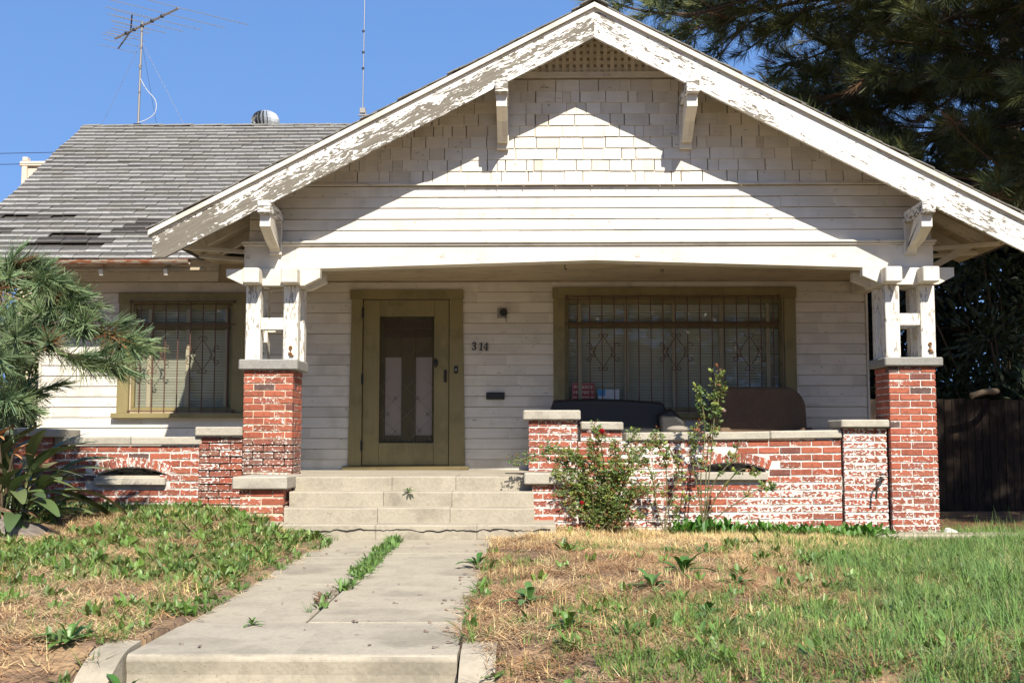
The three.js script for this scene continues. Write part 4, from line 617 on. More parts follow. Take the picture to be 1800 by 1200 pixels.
// ---------------------------------------------------------------- on and behind the roof
{
  const A = thing('tv_antenna', 'large old television antenna on a guyed mast on the left roof ridge', 'antenna', [-6.55, 5.7, -5.5]);
  mesh('mast', merge([rod([0, -0.05, 0], [0.02, 1.62, 0], 0.019, 0.016, 8), rod([0, 0.9, 0], [0.011, 0.94, 0], 0.026, 0.026, 8)]), M.oldMetal, A); mesh('foot', cbox(0.12, 0.05, 0.12, 0.01), M.iron, A, [0, -0.01, 0]);
  const B = [-0.72, 0, -0.66], E = [0.76, 0, -0.65], C = [0.02, 1.55, 0], at = (t, y = 0) => [C[0] + B[0] * t, C[1] + y, C[2] + B[2] * t];
  mesh('boom', beam(at(-1.08), at(0.86), 0.028, 0.028, 0.004), M.oldMetal, A);
  [[-1.06, 1.12], [-0.7, 0.95], [-0.38, 0.75], [-0.12, 0.6], [0.12, 0.44], [0.3, 0.28], [0.44, 0.26], [0.58, 0.25], [0.7, 0.24], [0.82, 0.24]].forEach(([t, l]) => { const p = at(t, 0.018); mesh('element', rod([p[0] - E[0] * l, p[1], p[2] - E[2] * l], [p[0] + E[0] * l, p[1], p[2] + E[2] * l], 0.0055, 0.0055, 5), M.alu, A); });
  const p = at(0.36); for (const s of [-1, 1]) { mesh('reflector_arm', beam([p[0], p[1], p[2]], [p[0] + 0.1 * s - 0.05, p[1] + 0.27 * s - 0.04, p[2] + 0.1], 0.022, 0.022, 0.003), M.iron, A); for (let k = 1; k <= 3; k++) { const a = [p[0] + (0.1 * s - 0.05) * k / 3, p[1] + (0.27 * s - 0.04) * k / 3, p[2] + 0.1 * k / 3]; mesh('element', rod([a[0] - E[0] * 0.3, a[1], a[2] - E[2] * 0.3], [a[0] + E[0] * 0.3, a[1], a[2] + E[2] * 0.3], 0.0045, 0.0045, 5), M.alu, A); } }
  for (const t of [-0.6, -0.3, 0, 0.25, 0.5]) mesh('insulator', cbox(0.05, 0.045, 0.05, 0.008), M.black, A, at(t));
  mesh('guy_wire', rod([0.02, 1.3, 0], [-0.56, 0, 0.0], 0.0025, 0.0025, 4), M.oldMetal, A); mesh('guy_wire', rod([0.02, 1.3, 0], [0.7, 0.0, 0.0], 0.0025, 0.0025, 4), M.oldMetal, A); mesh('guy_wire', rod([0.02, 1.3, 0], [-0.1, 0, -1.4], 0.0025, 0.0025, 4), M.oldMetal, A);
  mesh('cable', tube([[0.02, 0.72, 0.02], [0.12, 0.55, 0.03], [0.27, 0.36, 0.03], [0.26, 0.18, 0.03], [0.12, 0.07, 0.03], [0.0, 0.03, 0.03]], 0.006), flat(0.5, 0.5, 0.48), A);
  const Wp = thing('whip_antenna', 'tall thin white whip antenna clamped behind the gable slope', 'antenna', [-3.14, 5.35, -5.5]);
  mesh('rod', rod([0, 0, 0], [0.02, 2.6, 0], 0.013, 0.008, 8), M.alu, Wp); for (const y of [0.55, 1.2, 1.45, 1.78]) mesh('joint', rod([0.004, y, 0], [0.004, y + 0.03, 0], 0.019, 0.019, 8), M.iron, Wp); mesh('clamp', merge([span(-0.06, 0.1, 0.48, 0.5, -0.02, 0.02, 0.003), span(-0.04, 0.05, 0.52, 0.6, -0.03, 0.03, 0.004), rod([0.05, 0.36, 0], [0.05, 0.56, 0], 0.012)]), M.oldMetal, Wp);
  const T = thing('roof_turbine', 'round galvanised wind turbine vent on the left roof ridge', 'roof vent', [-4.64, 5.58, -5.62]);
  mesh('neck', rod([0, -0.1, 0], [0, 0.12, 0], 0.15, 0.15, 20), M.galv, T); mesh('core', new THREE.SphereGeometry(0.16, 20, 12).scale(1, 0.75, 1).translate(0, 0.21, 0), M.void, T); mesh('crown', rod([0, 0.35, 0], [0, 0.365, 0], 0.07, 0.06, 16), M.galv, T);
  const fin = []; for (let i = 0; i <= 8; i++) { const a = -1.05 + (i / 8) * 2.25; fin.push([0.215 * Math.cos(a), 0.21 + 0.165 * Math.sin(a)]); }
  const ft = []; for (let i = 0; i < 8; i++) { const [r0, y0] = fin[i], [r1, y1] = fin[i + 1], tw = 0.16 * i / 8 - 0.08, tw1 = 0.16 * (i + 1) / 8 - 0.08, P = (r, y, a) => [r * Math.cos(a), y, r * Math.sin(a)], a = P(r0, y0, tw), b = P(r1, y1, tw1), c = P(r1 * 0.84, y1, tw1 + 0.22), d = P(r0 * 0.84, y0, tw + 0.22); ft.push(...a, ...b, ...c, ...a, ...c, ...d); }
  const fg = soup(ft); for (let i = 0; i < 20; i++) mesh('fin', fg, M.galv, T, [0, 0, 0], [0, (i / 20) * Math.PI * 2, 0]);
  // pale building behind, far left
  const b = thing('stucco_building', 'pale cream stucco building with parapet behind the roof at far left', 'building', [-12.1, 0, -14]);
  const stu = flat(0.62, 0.52, 0.4, { roughness: 0.9 });
  mesh('wall', span(0, 7, 0, 7.1, -8, 0, 0.02), stu, b); mesh('parapet_cap', span(-0.06, 7.06, 7.101, 7.22, -8.06, 0.06, 0.02), stu, b); mesh('pilaster', span(0.0, 0.12, 0, 7.1, 0.001, 0.07, 0.01), stu, b); mesh('pilaster', span(0.0, 0.12, 7.221, 7.32, -0.12, 0.05, 0.01), stu, b);
  for (const [y, lab] of [[7.02, 'upper thin black power line passing the cream building at far left'], [6.78, 'lower thin black power line below the other at far left']]) tag(mesh('power_line', tube([[-60, y + 1.4, -12], [-30, y - 0.05, -12], [-12.6, y, -12.5], [-4, y + 0.4, -13]], 0.007, 5, 24), M.black), lab, 'power line');
}

// ---------------------------------------------------------------- plants: leaf, blade and needle shapes
const leafMat = (o = {}) => new THREE.MeshPhysicalMaterial({ color: 0xffffff, roughness: 0.65, transmission: 0.3, thickness: 0, side: THREE.DoubleSide, ...o });
M.grass = leafMat({ transmission: 0.35, roughness: 0.8 }); M.leaf = leafMat({ transmission: 0.3, roughness: 0.5 }); M.needle = leafMat({ transmission: 0.15, roughness: 0.6 }); M.straw = leafMat({ transmission: 0.15, roughness: 0.9 });
const barkTex = tex(256, 512, (u, v) => { const a = fbm(u * 14, v * 9, 4), c = ss(0.5, 0.62, fbm(u * 20, v * 6 + 3, 4)), w = 0.6 + 0.8 * a; return [mix(0.09, 0.05, c) * w, mix(0.065, 0.036, c) * w, mix(0.045, 0.026, c) * w, a - 0.4 * c]; }, 1, 1);
M.bark = texMat(barkTex, 0.015, { roughness: 1 });
M.twig = flat(0.11, 0.075, 0.045, { roughness: 0.9 }); M.cane = flat(0.13, 0.12, 0.05, { roughness: 0.7 });
function smooth(t) { const g = new THREE.BufferGeometry(); g.setAttribute('position', new THREE.Float32BufferAttribute(t, 3)); g.computeVertexNormals(); return g; }
// a blade: from base b in direction d (unit), drooping, width w; fold lifts the two halves
function blade(t, b, d, len, w, droop, segs = 2, shape = (s) => 1 - s * 0.92, fold = 0) {
  const side = new THREE.Vector3().crossVectors(d, new THREE.Vector3(0, 1, 0)); if (side.lengthSq() < 1e-4) side.set(1, 0, 0); side.normalize();
  const up = new THREE.Vector3().crossVectors(side, d).normalize(); let prev;
  for (let i = 0; i <= segs; i++) {
    const s = i / segs, c = b.clone().addScaledVector(d, len * s).add(new THREE.Vector3(0, -droop * len * s * s, 0)), h = w * 0.5 * shape(s), l = c.clone().addScaledVector(side, -h).addScaledVector(up, fold * h), r = c.clone().addScaledVector(side, h).addScaledVector(up, fold * h);
    if (prev) { const q = fold ? [[prev[0], prev[1], l, c], [prev[1], prev[2], c, r]] : [[prev[0], prev[2], l, r]]; for (const [A, B, C, D] of q) t.push(...A.toArray(), ...B.toArray(), ...D.toArray(), ...A.toArray(), ...D.toArray(), ...C.toArray()); }
    prev = [l, c, r];
  }
}
const dirOf = (az, el) => new THREE.Vector3(Math.cos(az) * Math.cos(el), Math.sin(el), Math.sin(az) * Math.cos(el));
const OVAL = (s) => Math.pow(Math.sin(Math.PI * Math.min(1, 0.06 + s * 0.94)), 0.8), SPOON = (s) => 0.25 + 0.75 * Math.sin(Math.PI * Math.pow(s, 1.6)) - (s > 0.98 ? 0.2 : 0);
function clump(f, n, l0, l1, w, e0, e1, spread, droop, segs, shape, fold) { const t = []; for (let i = 0; i < n; i++) { const az = f() * 6.283; blade(t, new THREE.Vector3((f() - 0.5) * spread, 0, (f() - 0.5) * spread), dirOf(az, rr(e0, e1, f)), rr(l0, l1, f), w * rr(0.7, 1.3, f), droop * rr(0.5, 1.5, f), segs, shape, fold); } return smooth(t); }
function needles(f, n, len, w, axis, e0, e1) { // a brush of needles around +y
  const t = []; for (let i = 0; i < n; i++) { const s = f(), az = f() * 6.283; blade(t, new THREE.Vector3(0, s * axis, 0), dirOf(az, rr(e0, e1, f) + s * 0.35), len * rr(0.75, 1.1, f), w, 0.12 * f(), 2, (q) => 1 - q * 0.6); } return smooth(t);
}
const DUM = new THREE.Object3D(), YUP = new THREE.Vector3(0, 1, 0);
function instances(name, geos, mat, list, parent) { // list entries: { p, q | ry, s, c }
  const by = geos.map(() => []); list.forEach((e, i) => by[e.k ?? i % geos.length].push(e));
  geos.forEach((g, k) => {
    if (!by[k].length) return; const im = new THREE.InstancedMesh(g, mat, by[k].length); im.name = name; im.castShadow = im.receiveShadow = true;
    by[k].forEach((e, i) => { DUM.position.copy(e.p); if (e.q) DUM.quaternion.copy(e.q); else DUM.rotation.set(e.rx ?? 0, e.ry ?? 0, e.rz ?? 0); DUM.scale.setScalar(e.s); DUM.updateMatrix(); im.setMatrixAt(i, DUM.matrix); im.setColorAt(i, e.c); });
    stuff(im); parent.add(im);
  });
}
const vary = (f, r, g, b, k = 0.25) => { const w = 1 + (f() - 0.5) * 2 * k, h = (f() - 0.5) * 0.2; return lin(cl(r * w * (1 + h)), cl(g * w), cl(b * w * (1 - h))); };
const inView = (x, z, m = 1.2) => Math.abs(x + 0.62) < (11.6 - z) * 0.443 + m;
const onPath = (x, z) => (x > -2.53 && x < -0.945 && z > 1.1 && z < 7) || (x > -3.05 && x < -0.37 && z > 0 && z <= 1.14);
const onWall = (x, z) => z < 0.02 && x < 3.5 && x > -5.95 || (z < 0.76 && x > -3.42 && x < -2.85) || (z < 0.55 && x > -0.68 && x < -0.12);

// ---------------------------------------------------------------- lawn: dry straw, green grass, low broad-leaved weeds
{
  const f = rng(2024), straw = [0, 1, 2, 3].map(() => clump(f, 16, 0.04, 0.13, 0.0042, 0.02, 0.45, 0.14, 0.1, 2)), stub = [0, 1, 2].map(() => clump(f, 15, 0.03, 0.085, 0.0045, 0.7, 1.45, 0.12, 0.15, 2));
  const green = [0, 1, 2].map(() => clump(f, 14, 0.05, 0.14, 0.006, 0.7, 1.4, 0.08, 0.3, 3)), tall = [0, 1, 2, 3].map(() => clump(f, 24, 0.22, 0.58, 0.0075, 0.65, 1.4, 0.12, 0.55, 5));
  const weed = [0, 1, 0, 1].map((k4) => clump(f, 9, 0.05, 0.13, 0.026, 0.55, 1.45, 0.07, 0.2, 4, k4 ? SPOON : OVAL, 0.25)), low = [0, 1, 2].map(() => clump(f, 10, 0.025, 0.05, 0.016, 0.2, 0.9, 0.06, 0.2, 2, OVAL, 0.2));
  const greenAt = (x, z) => { // how green a spot is
    const n = fbm(x * 1.3 + 20, z * 1.3 + 7, 4);
    if (x < -2.45) return cl(0.8 * ss(0.36, 0.6, n) + 0.6 * ss(4.8, 3.4, z) * ss(0.25, 1.2, z) * ss(0.3, 0.5, n) + 0.25 * ss(-2.9, -2.5, x) - 0.45 * ss(4.9, 5.9, z));
    return (x < 2.5 ? 0.25 + 0.75 * ss(0.7, 2.2, z) : 1) * cl(1.1 * ss(0.5, 2.4, x + (z - 3) * 0.28 + (n - 0.5) * 1.8) + 0.9 * ss(5.2, 6.3, z + (n - 0.5) * 1.5) * ss(-0.6, 0.3, x) + 0.45 * ss(0.5, 0.64, n));
  };
  const lists = { straw: [], stub: [], green: [], tall: [], weed: [], low: [] };
  const put = (k, x, z, s, c, o = {}) => lists[k].push({ p: new THREE.Vector3(x, ground(x, z) + (o.dy ?? 0), z), ry: f() * 6.28, rx: rr(-0.12, 0.12, f), rz: rr(-0.12, 0.12, f), s, c });
  for (let i = 0; i < 150000; i++) {
    const x = rr(-7.2, 7.5, f), z = rr(-2.2, 8.2, f); if (!inView(x, z) || onPath(x, z) || onWall(x, z)) continue;
    const G = greenAt(x, z), left = x < -2.45, soil = fbm(x * 1.9 + 3, z * 1.9 + 61, 4), r = f(), shade = x > 3.4 && z < -0.6;
    if (shade) { if (r < 0.25) put('straw', x, z, rr(0.8, 1.3, f), vary(f, 0.2, 0.09, 0.035)); continue; }
    if (r < 0.34) { if (f() < 1.1 - 0.75 * ss(0.5, 0.66, soil) - 0.45 * G) { const gold = left ? 0.55 : ss(2.6, 1.2, z + (soil - 0.5) * 2) + 0.35 * ss(0.4, 0.2, soil); put('straw', x, z, rr(0.7, 1.25, f), f() < 0.16 + 0.62 * gold ? vary(f, 0.64, 0.47, 0.24) : vary(f, 0.36, 0.2, 0.085), { dy: 0.012 }); } }
    else if (r < 0.5) { const nearWall = ss(2.1, 0.9, z) * (x > -0.6 && x < 2.9 ? 1 : 0.2); if (f() < nearWall + (left ? 0.05 : 0.1)) put('stub', x, z, rr(0.8, 1.4, f), vary(f, 0.62, 0.48, 0.22)); }
    else if (r < 0.76) { const wl = left && z < 0.8 ? 0.6 : 0; if (f() < G * (left ? 0.62 : 0.75) + wl) put('green', x, z, rr(0.6, 1.25, f) * (x > 1.5 ? 1.2 : 1), vary(f, 0.15, 0.245, 0.035)); }
    else if (r < 0.88) { if (!left && f() < 1.15 * (0.25 + 0.75 * ss(0.38, 0.6, fbm(x * 2.2 + 11, z * 2.2 + 5, 3))) * ss(0.5, 1, G) * ss(0.6, 2.2, x + (z - 3.5) * 0.35)) put('tall', x, z, rr(0.55, 1.05, f) * (0.6 + 0.4 * ss(1.2, 3.6, x + (z - 4) * 0.4)), f() < 0.08 ? vary(f, 0.36, 0.36, 0.13) : vary(f, 0.14, 0.26, 0.045)); }
    else if (r < 0.965) { if (f() < (left ? 1.6 * G * G : 0.2 * G + 0.03)) put('weed', x, z, rr(0.5, 1.25, f), vary(f, 0.125, 0.215, 0.04, 0.4)); }
    else if (f() < 0.3 + 0.3 * G) put('low', x, z, rr(0.6, 1.3, f), vary(f, 0.11, 0.19, 0.035));
  }
  // ragged edges of the path, its seam, the foot of the steps and of the walls
  for (let i = 0; i < 420; i++) { const z = rr(1.2, 5.4, f), e = f(); const x = e < 0.62 ? -2.5 + rr(-0.12, 0.14, f) * (1.6 - z * 0.2) : -0.95 + rr(-0.03, 0.1, f); if (fbm(z * 1.5 + (e < 0.62 ? 0 : 9), 3, 3) < (e < 0.62 ? 0.42 : 0.56)) continue; const k = pick(['green', 'green', 'weed', 'straw', 'straw', 'low'], f); lists[k].push({ p: new THREE.Vector3(x, pathY(z) + 0.005, z), ry: f() * 6.28, rx: 0, rz: 0, s: rr(0.5, 1, f), c: k === 'straw' ? vary(f, 0.6, 0.45, 0.23) : vary(f, 0.11, 0.21, 0.035) }); }
  const seam = []; for (let i = 0; i < 300; i++) { const z = 1.25 + Math.pow(f(), 1.2) * 3.9, dens = (0.35 + 0.65 * ss(0.36, 0.5, fbm(z * 1.6 + 3, 8, 3))) * ss(4.6, 3.2, z) + 0.05; if (f() < dens) seam.push({ p: new THREE.Vector3(-1.803 + rr(-0.05, 0.05, f), pathY(z), z), ry: f() * 6.28, s: rr(0.5, 1.05, f), c: vary(f, 0.12, 0.22, 0.04) }); }
  for (let i = 0; i < 10; i++) seam.push({ p: new THREE.Vector3(-1.8 + rr(-0.1, 0.06, f), pathY(4.6), rr(4.2, 4.9, f)), ry: f() * 6.28, s: rr(0.4, 0.7, f), c: vary(f, 0.17, 0.09, 0.04) });
  for (let i = 0; i < 150; i++) { const x = rr(0.4, 2.95, f), z = rr(0.08, 0.42, f); if (fbm(x * 2 + 5, 1.3, 3) > 0.44) lists.weed.push({ p: new THREE.Vector3(x, ground(x, z), z), ry: f() * 6.28, s: rr(1.2, 2.1, f), c: vary(f, 0.075, 0.2, 0.02) }); }
  const field = (name, label, cat, parts) => { const o = thing(name, label, cat); stuff(o); parts.forEach(([n, g, m, l]) => instances(n, g, m, l, o)); return o; };
  field('dry_grass', 'straw-coloured dead grass lying over the whole front lawn', 'dry grass', [['straw', straw, M.straw, lists.straw], ['stubble', stub, M.straw, lists.stub]]);
  field('green_grass', 'short fresh green grass scattered through the dry lawn', 'grass', [['blades', green, M.grass, lists.green]]);
  field('tall_grass', 'tall uncut green grass filling the right corner of the lawn', 'grass', [['blades', tall, M.grass, lists.tall]]);
  field('broadleaf_weeds', 'low broad-leaved green weeds growing over the left lawn and edges', 'weeds', [['leaves', weed, M.leaf, lists.weed], ['leaves', low, M.leaf, lists.low]]);
  field('seam_grass', 'tufts of green grass growing in the centre seam of the path', 'grass', [['blades', green, M.grass, seam.filter((_, i) => i % 4)], ['leaves', weed, M.leaf, seam.filter((_, i) => !(i % 4))]]);
  // weeds one can point at
  const rosettes = [0, 1, 2].map((k) => { const t = []; for (let i = 0; i < 15; i++) { const az = i * 2.4 + rr(-0.3, 0.3, f); blade(t, new THREE.Vector3(0, 0.005, 0), dirOf(az, rr(0.35, 1.3, f)), rr(0.13, 0.27, f), 0.048, 0.45, 5, SPOON, 0.3); } return smooth(t); });
  const mats = [lin(0.06, 0.17, 0.025), lin(0.11, 0.22, 0.035), lin(0.09, 0.19, 0.045)].map((c) => leafMat({ color: c, roughness: 0.45 }));
  [[0.36, 4.12, 1.25, 0, 'largest dark green rosette weed in the middle of the right lawn'], [-0.44, 6.11, 0.8, 1, 'flat spreading weed on brown soil right of the sidewalk steps'], [-1.0, 3.1, 0.95, 0, 'weed clump overhanging the right edge of the path'], [-2.5, 1.25, 0.85, 1, 'weed at the left foot of the porch steps'], [-2.06, 5.52, 0.36, 1, 'tiny weed sprouting left in the joint above the sidewalk step'], [-1.76, 0.63, 0.42, 1, 'tiny weed sprouting from the middle of the third porch step'], [-0.47, 6.85, 0.7, 1, 'yellow-green weed at the bottom edge right of the kerb wall'], [-2.38, 6.5, 1.1, 0, 'lush long-leaved weed growing against the left kerb wall'], [0.27, 5.7, 0.75, 2, 'pale weed on bare soil at the centre of the right lawn'], [0.09, 4.85, 0.9, 2, 'loose upright weed left of the bare soil patch'], [-0.62, 5.1, 0.95, 2, 'spreading weed on the brown thatch beside the path'], [0.6, 4.7, 0.7, 0, 'small dark weed right of the largest rosette'], [-1.0, 6.75, 0.4, 0, 'small weed in front of the sidewalk step'], [-2.75, 6.2, 0.85, 1, 'bright weed at the lower left corner of the lawn']]
    .forEach(([x, z, s, k, lab], i) => { const t = thing('weed', lab, 'weed', [x, i === 5 ? 0.465 : onPath(x, z) && i !== 7 ? (i === 4 ? 0.0 : i === 12 ? -0.2 : pathY(z)) : i === 7 ? -0.2 : ground(x, z), z], 'single weeds in the lawn and paving'); t.rotation.y = i * 1.7; t.scale.setScalar(s); mesh('leaves', rosettes[i % 3], mats[k], t); });
  // fallen leaves and twigs on the path
  const lit = []; for (let i = 0; i < 70; i++) { const z = rr(1.5, 6.2, f), x = f() < 0.6 ? rr(-1.15, -0.97, f) : rr(-2.4, -1, f); lit.push({ p: new THREE.Vector3(x, pathY(Math.min(z, 5.4)) + 0.006, z), ry: f() * 6.28, s: rr(0.25, 0.6, f), c: vary(f, 0.17, 0.08, 0.04) }); }
  field('leaf_litter', 'small brown dead leaves scattered along the path edge', 'leaves', [['leaf', [0, 1].map(() => clump(f, 2, 0.04, 0.08, 0.03, -0.05, 0.3, 0.05, 0.1, 2, OVAL, 0.3)), M.straw, lit]]);
}
// ---------------------------------------------------------------- tree stump and spiky plant at the left
{
  const f = rng(8), s = thing('tree_stump', 'low weathered tree stump with a split grey top in front of the spiky plant', 'stump', [-4.98, 0.15, 1.95]);
  const lump = (r, sy, seed, cut) => { const g = new THREE.IcosahedronGeometry(r, 4), p = g.attributes.position; for (let i = 0; i < p.count; i++) { let [x, y, z] = [p.getX(i), p.getY(i), p.getZ(i)]; const a = Math.atan2(z, x), k = 1 + 0.25 * (fbm(a * 3 + seed, y * 6 + seed, 4) - 0.5) + 0.35 * (fbm(x * 7 + seed, z * 7 + y * 9, 4) - 0.5); x *= k; z *= k; y *= sy * k; if (cut && y > cut + x * -0.35) y = cut + x * -0.35 + 0.01 * fbm(x * 30, z * 30); p.setXYZ(i, x, y, z); } g.computeVertexNormals(); return boxUV(g); };
  mesh('trunk', lump(0.36, 0.7, 3, 0), texMat(barkTex, 0.03, { roughness: 1, color: lin(2.6, 2.3, 2.2) }), s, [-0.22, 0.0, 0]);
  mesh('split_piece', lump(0.27, 0.75, 9, 0.11), texMat(tex(256, 256, (u, v) => { const g = fbm(u * 8, v * 60, 4), d = fbm(u * 9, v * 9, 4), w = 0.17 + 0.16 * (g - 0.5) + 0.16 * (d - 0.5); return [w * 1.08, w * 0.92, w * 0.78, g]; }, 2, 2), 0.012, { roughness: 1 }), s, [0.16, 0.01, 0.12]);
  const P = thing('strap_leaf_plant', 'spiky dark green plant with long pointed leaves left of the brick wall', 'plant', [-5.14, 0.2, 1.55]); P.scale.setScalar(1.28);
  const LANCE = (q) => (q < 0.42 ? 0.13 : Math.pow(Math.sin(Math.PI * cl((q - 0.4) / 0.62)), 0.7) + 0.02);
  const gs = [0, 1, 2, 3].map((k) => { const t = []; blade(t, new THREE.Vector3(), new THREE.Vector3(0.75, 0.66, 0).normalize(), 0.78 + 0.1 * k, 0.085 + 0.008 * k, 0.35 + 0.1 * k, 14, LANCE, 0.45); return smooth(t); });
  const mt = [[0.08, 0.125, 0.045], [0.1, 0.15, 0.05], [0.13, 0.165, 0.065], [0.16, 0.15, 0.06], [0.17, 0.1, 0.05]].map((c) => leafMat({ color: lin(...c), roughness: 0.4, transmission: 0.15 }));
  for (let i = 0; i < 90; i++) { const m = mesh('leaf', gs[i % 4], mt[i % 17 === 0 ? 4 : i % 9 === 0 ? 3 : i % 3], P); m.position.set(rr(-0.22, 0.14, f), rr(-0.05, 0.12, f), rr(-0.2, 0.22, f)); m.rotation.set(rr(-0.2, 0.2, f), f() * 6.28, rr(-0.25, 0.85, f), 'YXZ'); const k = rr(0.7, 1.15, f); m.scale.set(k, k, k * rr(0.8, 1.2, f)); }
  for (const [x, y, z] of [[0.0, 0.62, 0.2], [0.14, 0.5, 0.28], [-0.1, 0.5, 0.3]]) { const t = []; for (let k = 0; k < 7; k++) blade(t, new THREE.Vector3(x, y, z), dirOf(rr(-0.9, 0.9, f), rr(-0.2, 0.9, f)), rr(0.1, 0.18, f), 0.022, 0.2, 3, OVAL, 0.3); mesh('dry_flower', smooth(t), flat(0.36, 0.17, 0.07, { side: THREE.DoubleSide }), P); mesh('stalk', tube([[0, 0, 0.1], [x * 0.5, y * 0.6, z * 0.7], [x, y, z]], 0.009), M.twig, P); }
}
// ---------------------------------------------------------------- roses
function rose(label, [x, y, z], canes, leafN, f, dense) {
  const r = thing('rose_bush', label, 'rose bush', [x, y, z], 'roses along the right porch wall'), L = [], lt = []; { const n = 5; for (let i = 0; i < n; i++) { const a = [[0, 1.57], [0.9, 0.9], [-0.9, 0.9], [0.95, 0.25], [-0.95, 0.25]][i]; const b = new THREE.Vector3(0, i < 1 ? 0.05 : i < 3 ? 0.03 : 0.008, 0); blade(lt, b, new THREE.Vector3(Math.cos(a[1]) * Math.sign(a[0] || 1) * (a[0] ? 1 : 0), Math.sin(a[1]) * 0.9, 0.25).normalize(), i ? 0.036 : 0.042, 0.024, 0.15, 3, OVAL, 0.3); } }
  const leaf = smooth(lt);
  canes.forEach((c) => {
    const cv = new THREE.CatmullRomCurve3(c.map(V), false, 'centripetal'); mesh('stem', new THREE.TubeGeometry(cv, 16, 0.006, 5, false), M.cane, r);
    const n = Math.round(leafN * cv.getLength()); for (let i = 0; i < n; i++) { const t = dense ? 0.15 + 0.85 * f() : 0.25 + 0.75 * Math.pow(f(), 0.6); if (!dense && fbm(t * 9 + c[1][0] * 30, 3, 2) < 0.42) continue; const p = cv.getPoint(t), q = new THREE.Quaternion().setFromUnitVectors(YUP, dirOf(f() * 6.28, rr(-0.3, 1.2, f))); p.add(new THREE.Vector3(rr(-1, 1, f), rr(-1, 1, f), rr(-1, 1, f)).multiplyScalar(dense ? 0.05 : 0.03)); L.push({ p, q, s: rr(0.55, 1.15, f) * (dense ? 0.7 : 1.05), c: f() < 0.1 ? vary(f, 0.3, 0.12, 0.05) : f() < 0.35 ? vary(f, 0.25, 0.3, 0.06) : vary(f, 0.12, 0.19, 0.045) }); }
  });
  instances('leaves', [leaf], M.leaf, L, r); return r;
}
function bloom(parent, p, r, m) { const t = []; for (let k = 0; k < 12; k++) blade(t, V([0, 0, 0]), dirOf(k * 2.4, 0.35 + (k / 12) * 1.1), r, r * 0.9, -0.15, 4, OVAL, 0.5); mesh('bloom', smooth(t), m, parent, p); }
{
  const f = rng(515), red = leafMat({ color: lin(0.5, 0.012, 0.03), roughness: 0.5 }), pale = leafMat({ color: lin(0.7, 0.55, 0.5) });
  const A = []; for (let i = 0; i < 42; i++) { const a = rr(-0.42, 0.46, f), h = rr(0.22, 0.95, f) * (1 - 0.55 * Math.abs(a)); A.push([[rr(-0.12, 0.2, f), 0, rr(-0.1, 0.05, f)], [a * 0.45 + 0.03, h * 0.55, rr(-0.1, 0.12, f)], [a * 0.85 + 0.03, h * 0.92, rr(-0.05, 0.18, f)], [a * 1.12 + rr(-0.05, 0.05, f), h, rr(0, 0.25, f)]]); }
  A.push([[-0.05, 0, 0], [-0.1, 0.5, 0.1], [-0.35, 0.78, 0.12], [-0.62, 0.72, 0.14], [-0.85, 0.66, 0.12]], [[-0.05, 0, 0], [0.0, 0.55, 0.05], [-0.25, 0.72, 0.15], [-0.48, 0.78, 0.2]], [[0, 0, 0], [0.05, 0.6, 0], [0.0, 0.9, 0.05], [-0.05, 1.03, 0.05]], [[0.05, 0, 0], [0.15, 0.6, 0], [0.3, 0.86, 0.05], [0.36, 0.98, 0.05]], [[0.1, 0, 0], [0.25, 0.5, 0], [0.45, 0.8, 0.05], [0.6, 0.93, 0.0]]);
  const ra = rose('dense low rose bush with red blooms beside the pedestal at the steps', [0.05, 0.08, 0.42], A, 84, f, true); bloom(ra, [0.02, 0.93, 0.2], 0.05, red); bloom(ra, [-0.18, 0.27, 0.3], 0.035, red); bloom(ra, [-0.1, 0.93, 0.22], 0.035, pale);
  const rb = rose('tall thin rose reaching above the porch wall in front of the brown armchair', [1.06, 0.06, 0.38], [[[0, 0, 0], [0.02, 0.45, 0], [0.06, 0.9, 0], [0.14, 1.2, 0], [0.17, 1.42, 0.02], [0.17, 1.58, 0.02]], [[0, 0, 0], [-0.03, 0.5, 0.02], [0.02, 0.95, 0], [0.0, 1.2, 0.02], [-0.05, 1.38, 0.02]], [[0, 0, 0], [0.06, 0.6, 0], [0.1, 1.0, 0.02], [0.12, 1.28, 0.02], [0.13, 1.5, 0]], [[0, 0, 0], [-0.06, 0.4, 0.05], [-0.12, 0.8, 0.05], [-0.05, 1.05, 0.05]], [[0, 0.1, 0], [0.15, 0.4, 0.05], [0.38, 0.62, 0.08], [0.5, 0.56, 0.1]], [[0, 0.1, 0], [0.1, 0.5, 0.05], [0.28, 0.72, 0.08], [0.32, 0.85, 0.1]], [[0.05, 0.1, 0], [0.3, 0.3, 0.1], [0.55, 0.44, 0.1], [0.68, 0.42, 0.12]]], 27, f, false);
  bloom(rb, [0.2, 1.16, 0.05], 0.028, pale);
  rose('spindly rose with bare canes between the dense bush and the tall rose', [0.68, 0.06, 0.36], [[[0, 0, 0], [0.03, 0.4, 0], [0.0, 0.72, 0.05], [-0.08, 0.86, 0.05]], [[0, 0, 0], [0.08, 0.35, 0], [0.14, 0.62, 0.05], [0.05, 0.82, 0.05]], [[0, 0, 0], [-0.08, 0.3, 0.02], [-0.12, 0.55, 0.05], [-0.2, 0.72, 0.05]], [[0, 0, 0], [0.12, 0.2, 0.05], [0.2, 0.34, 0.05]]], 40, f, false);
}
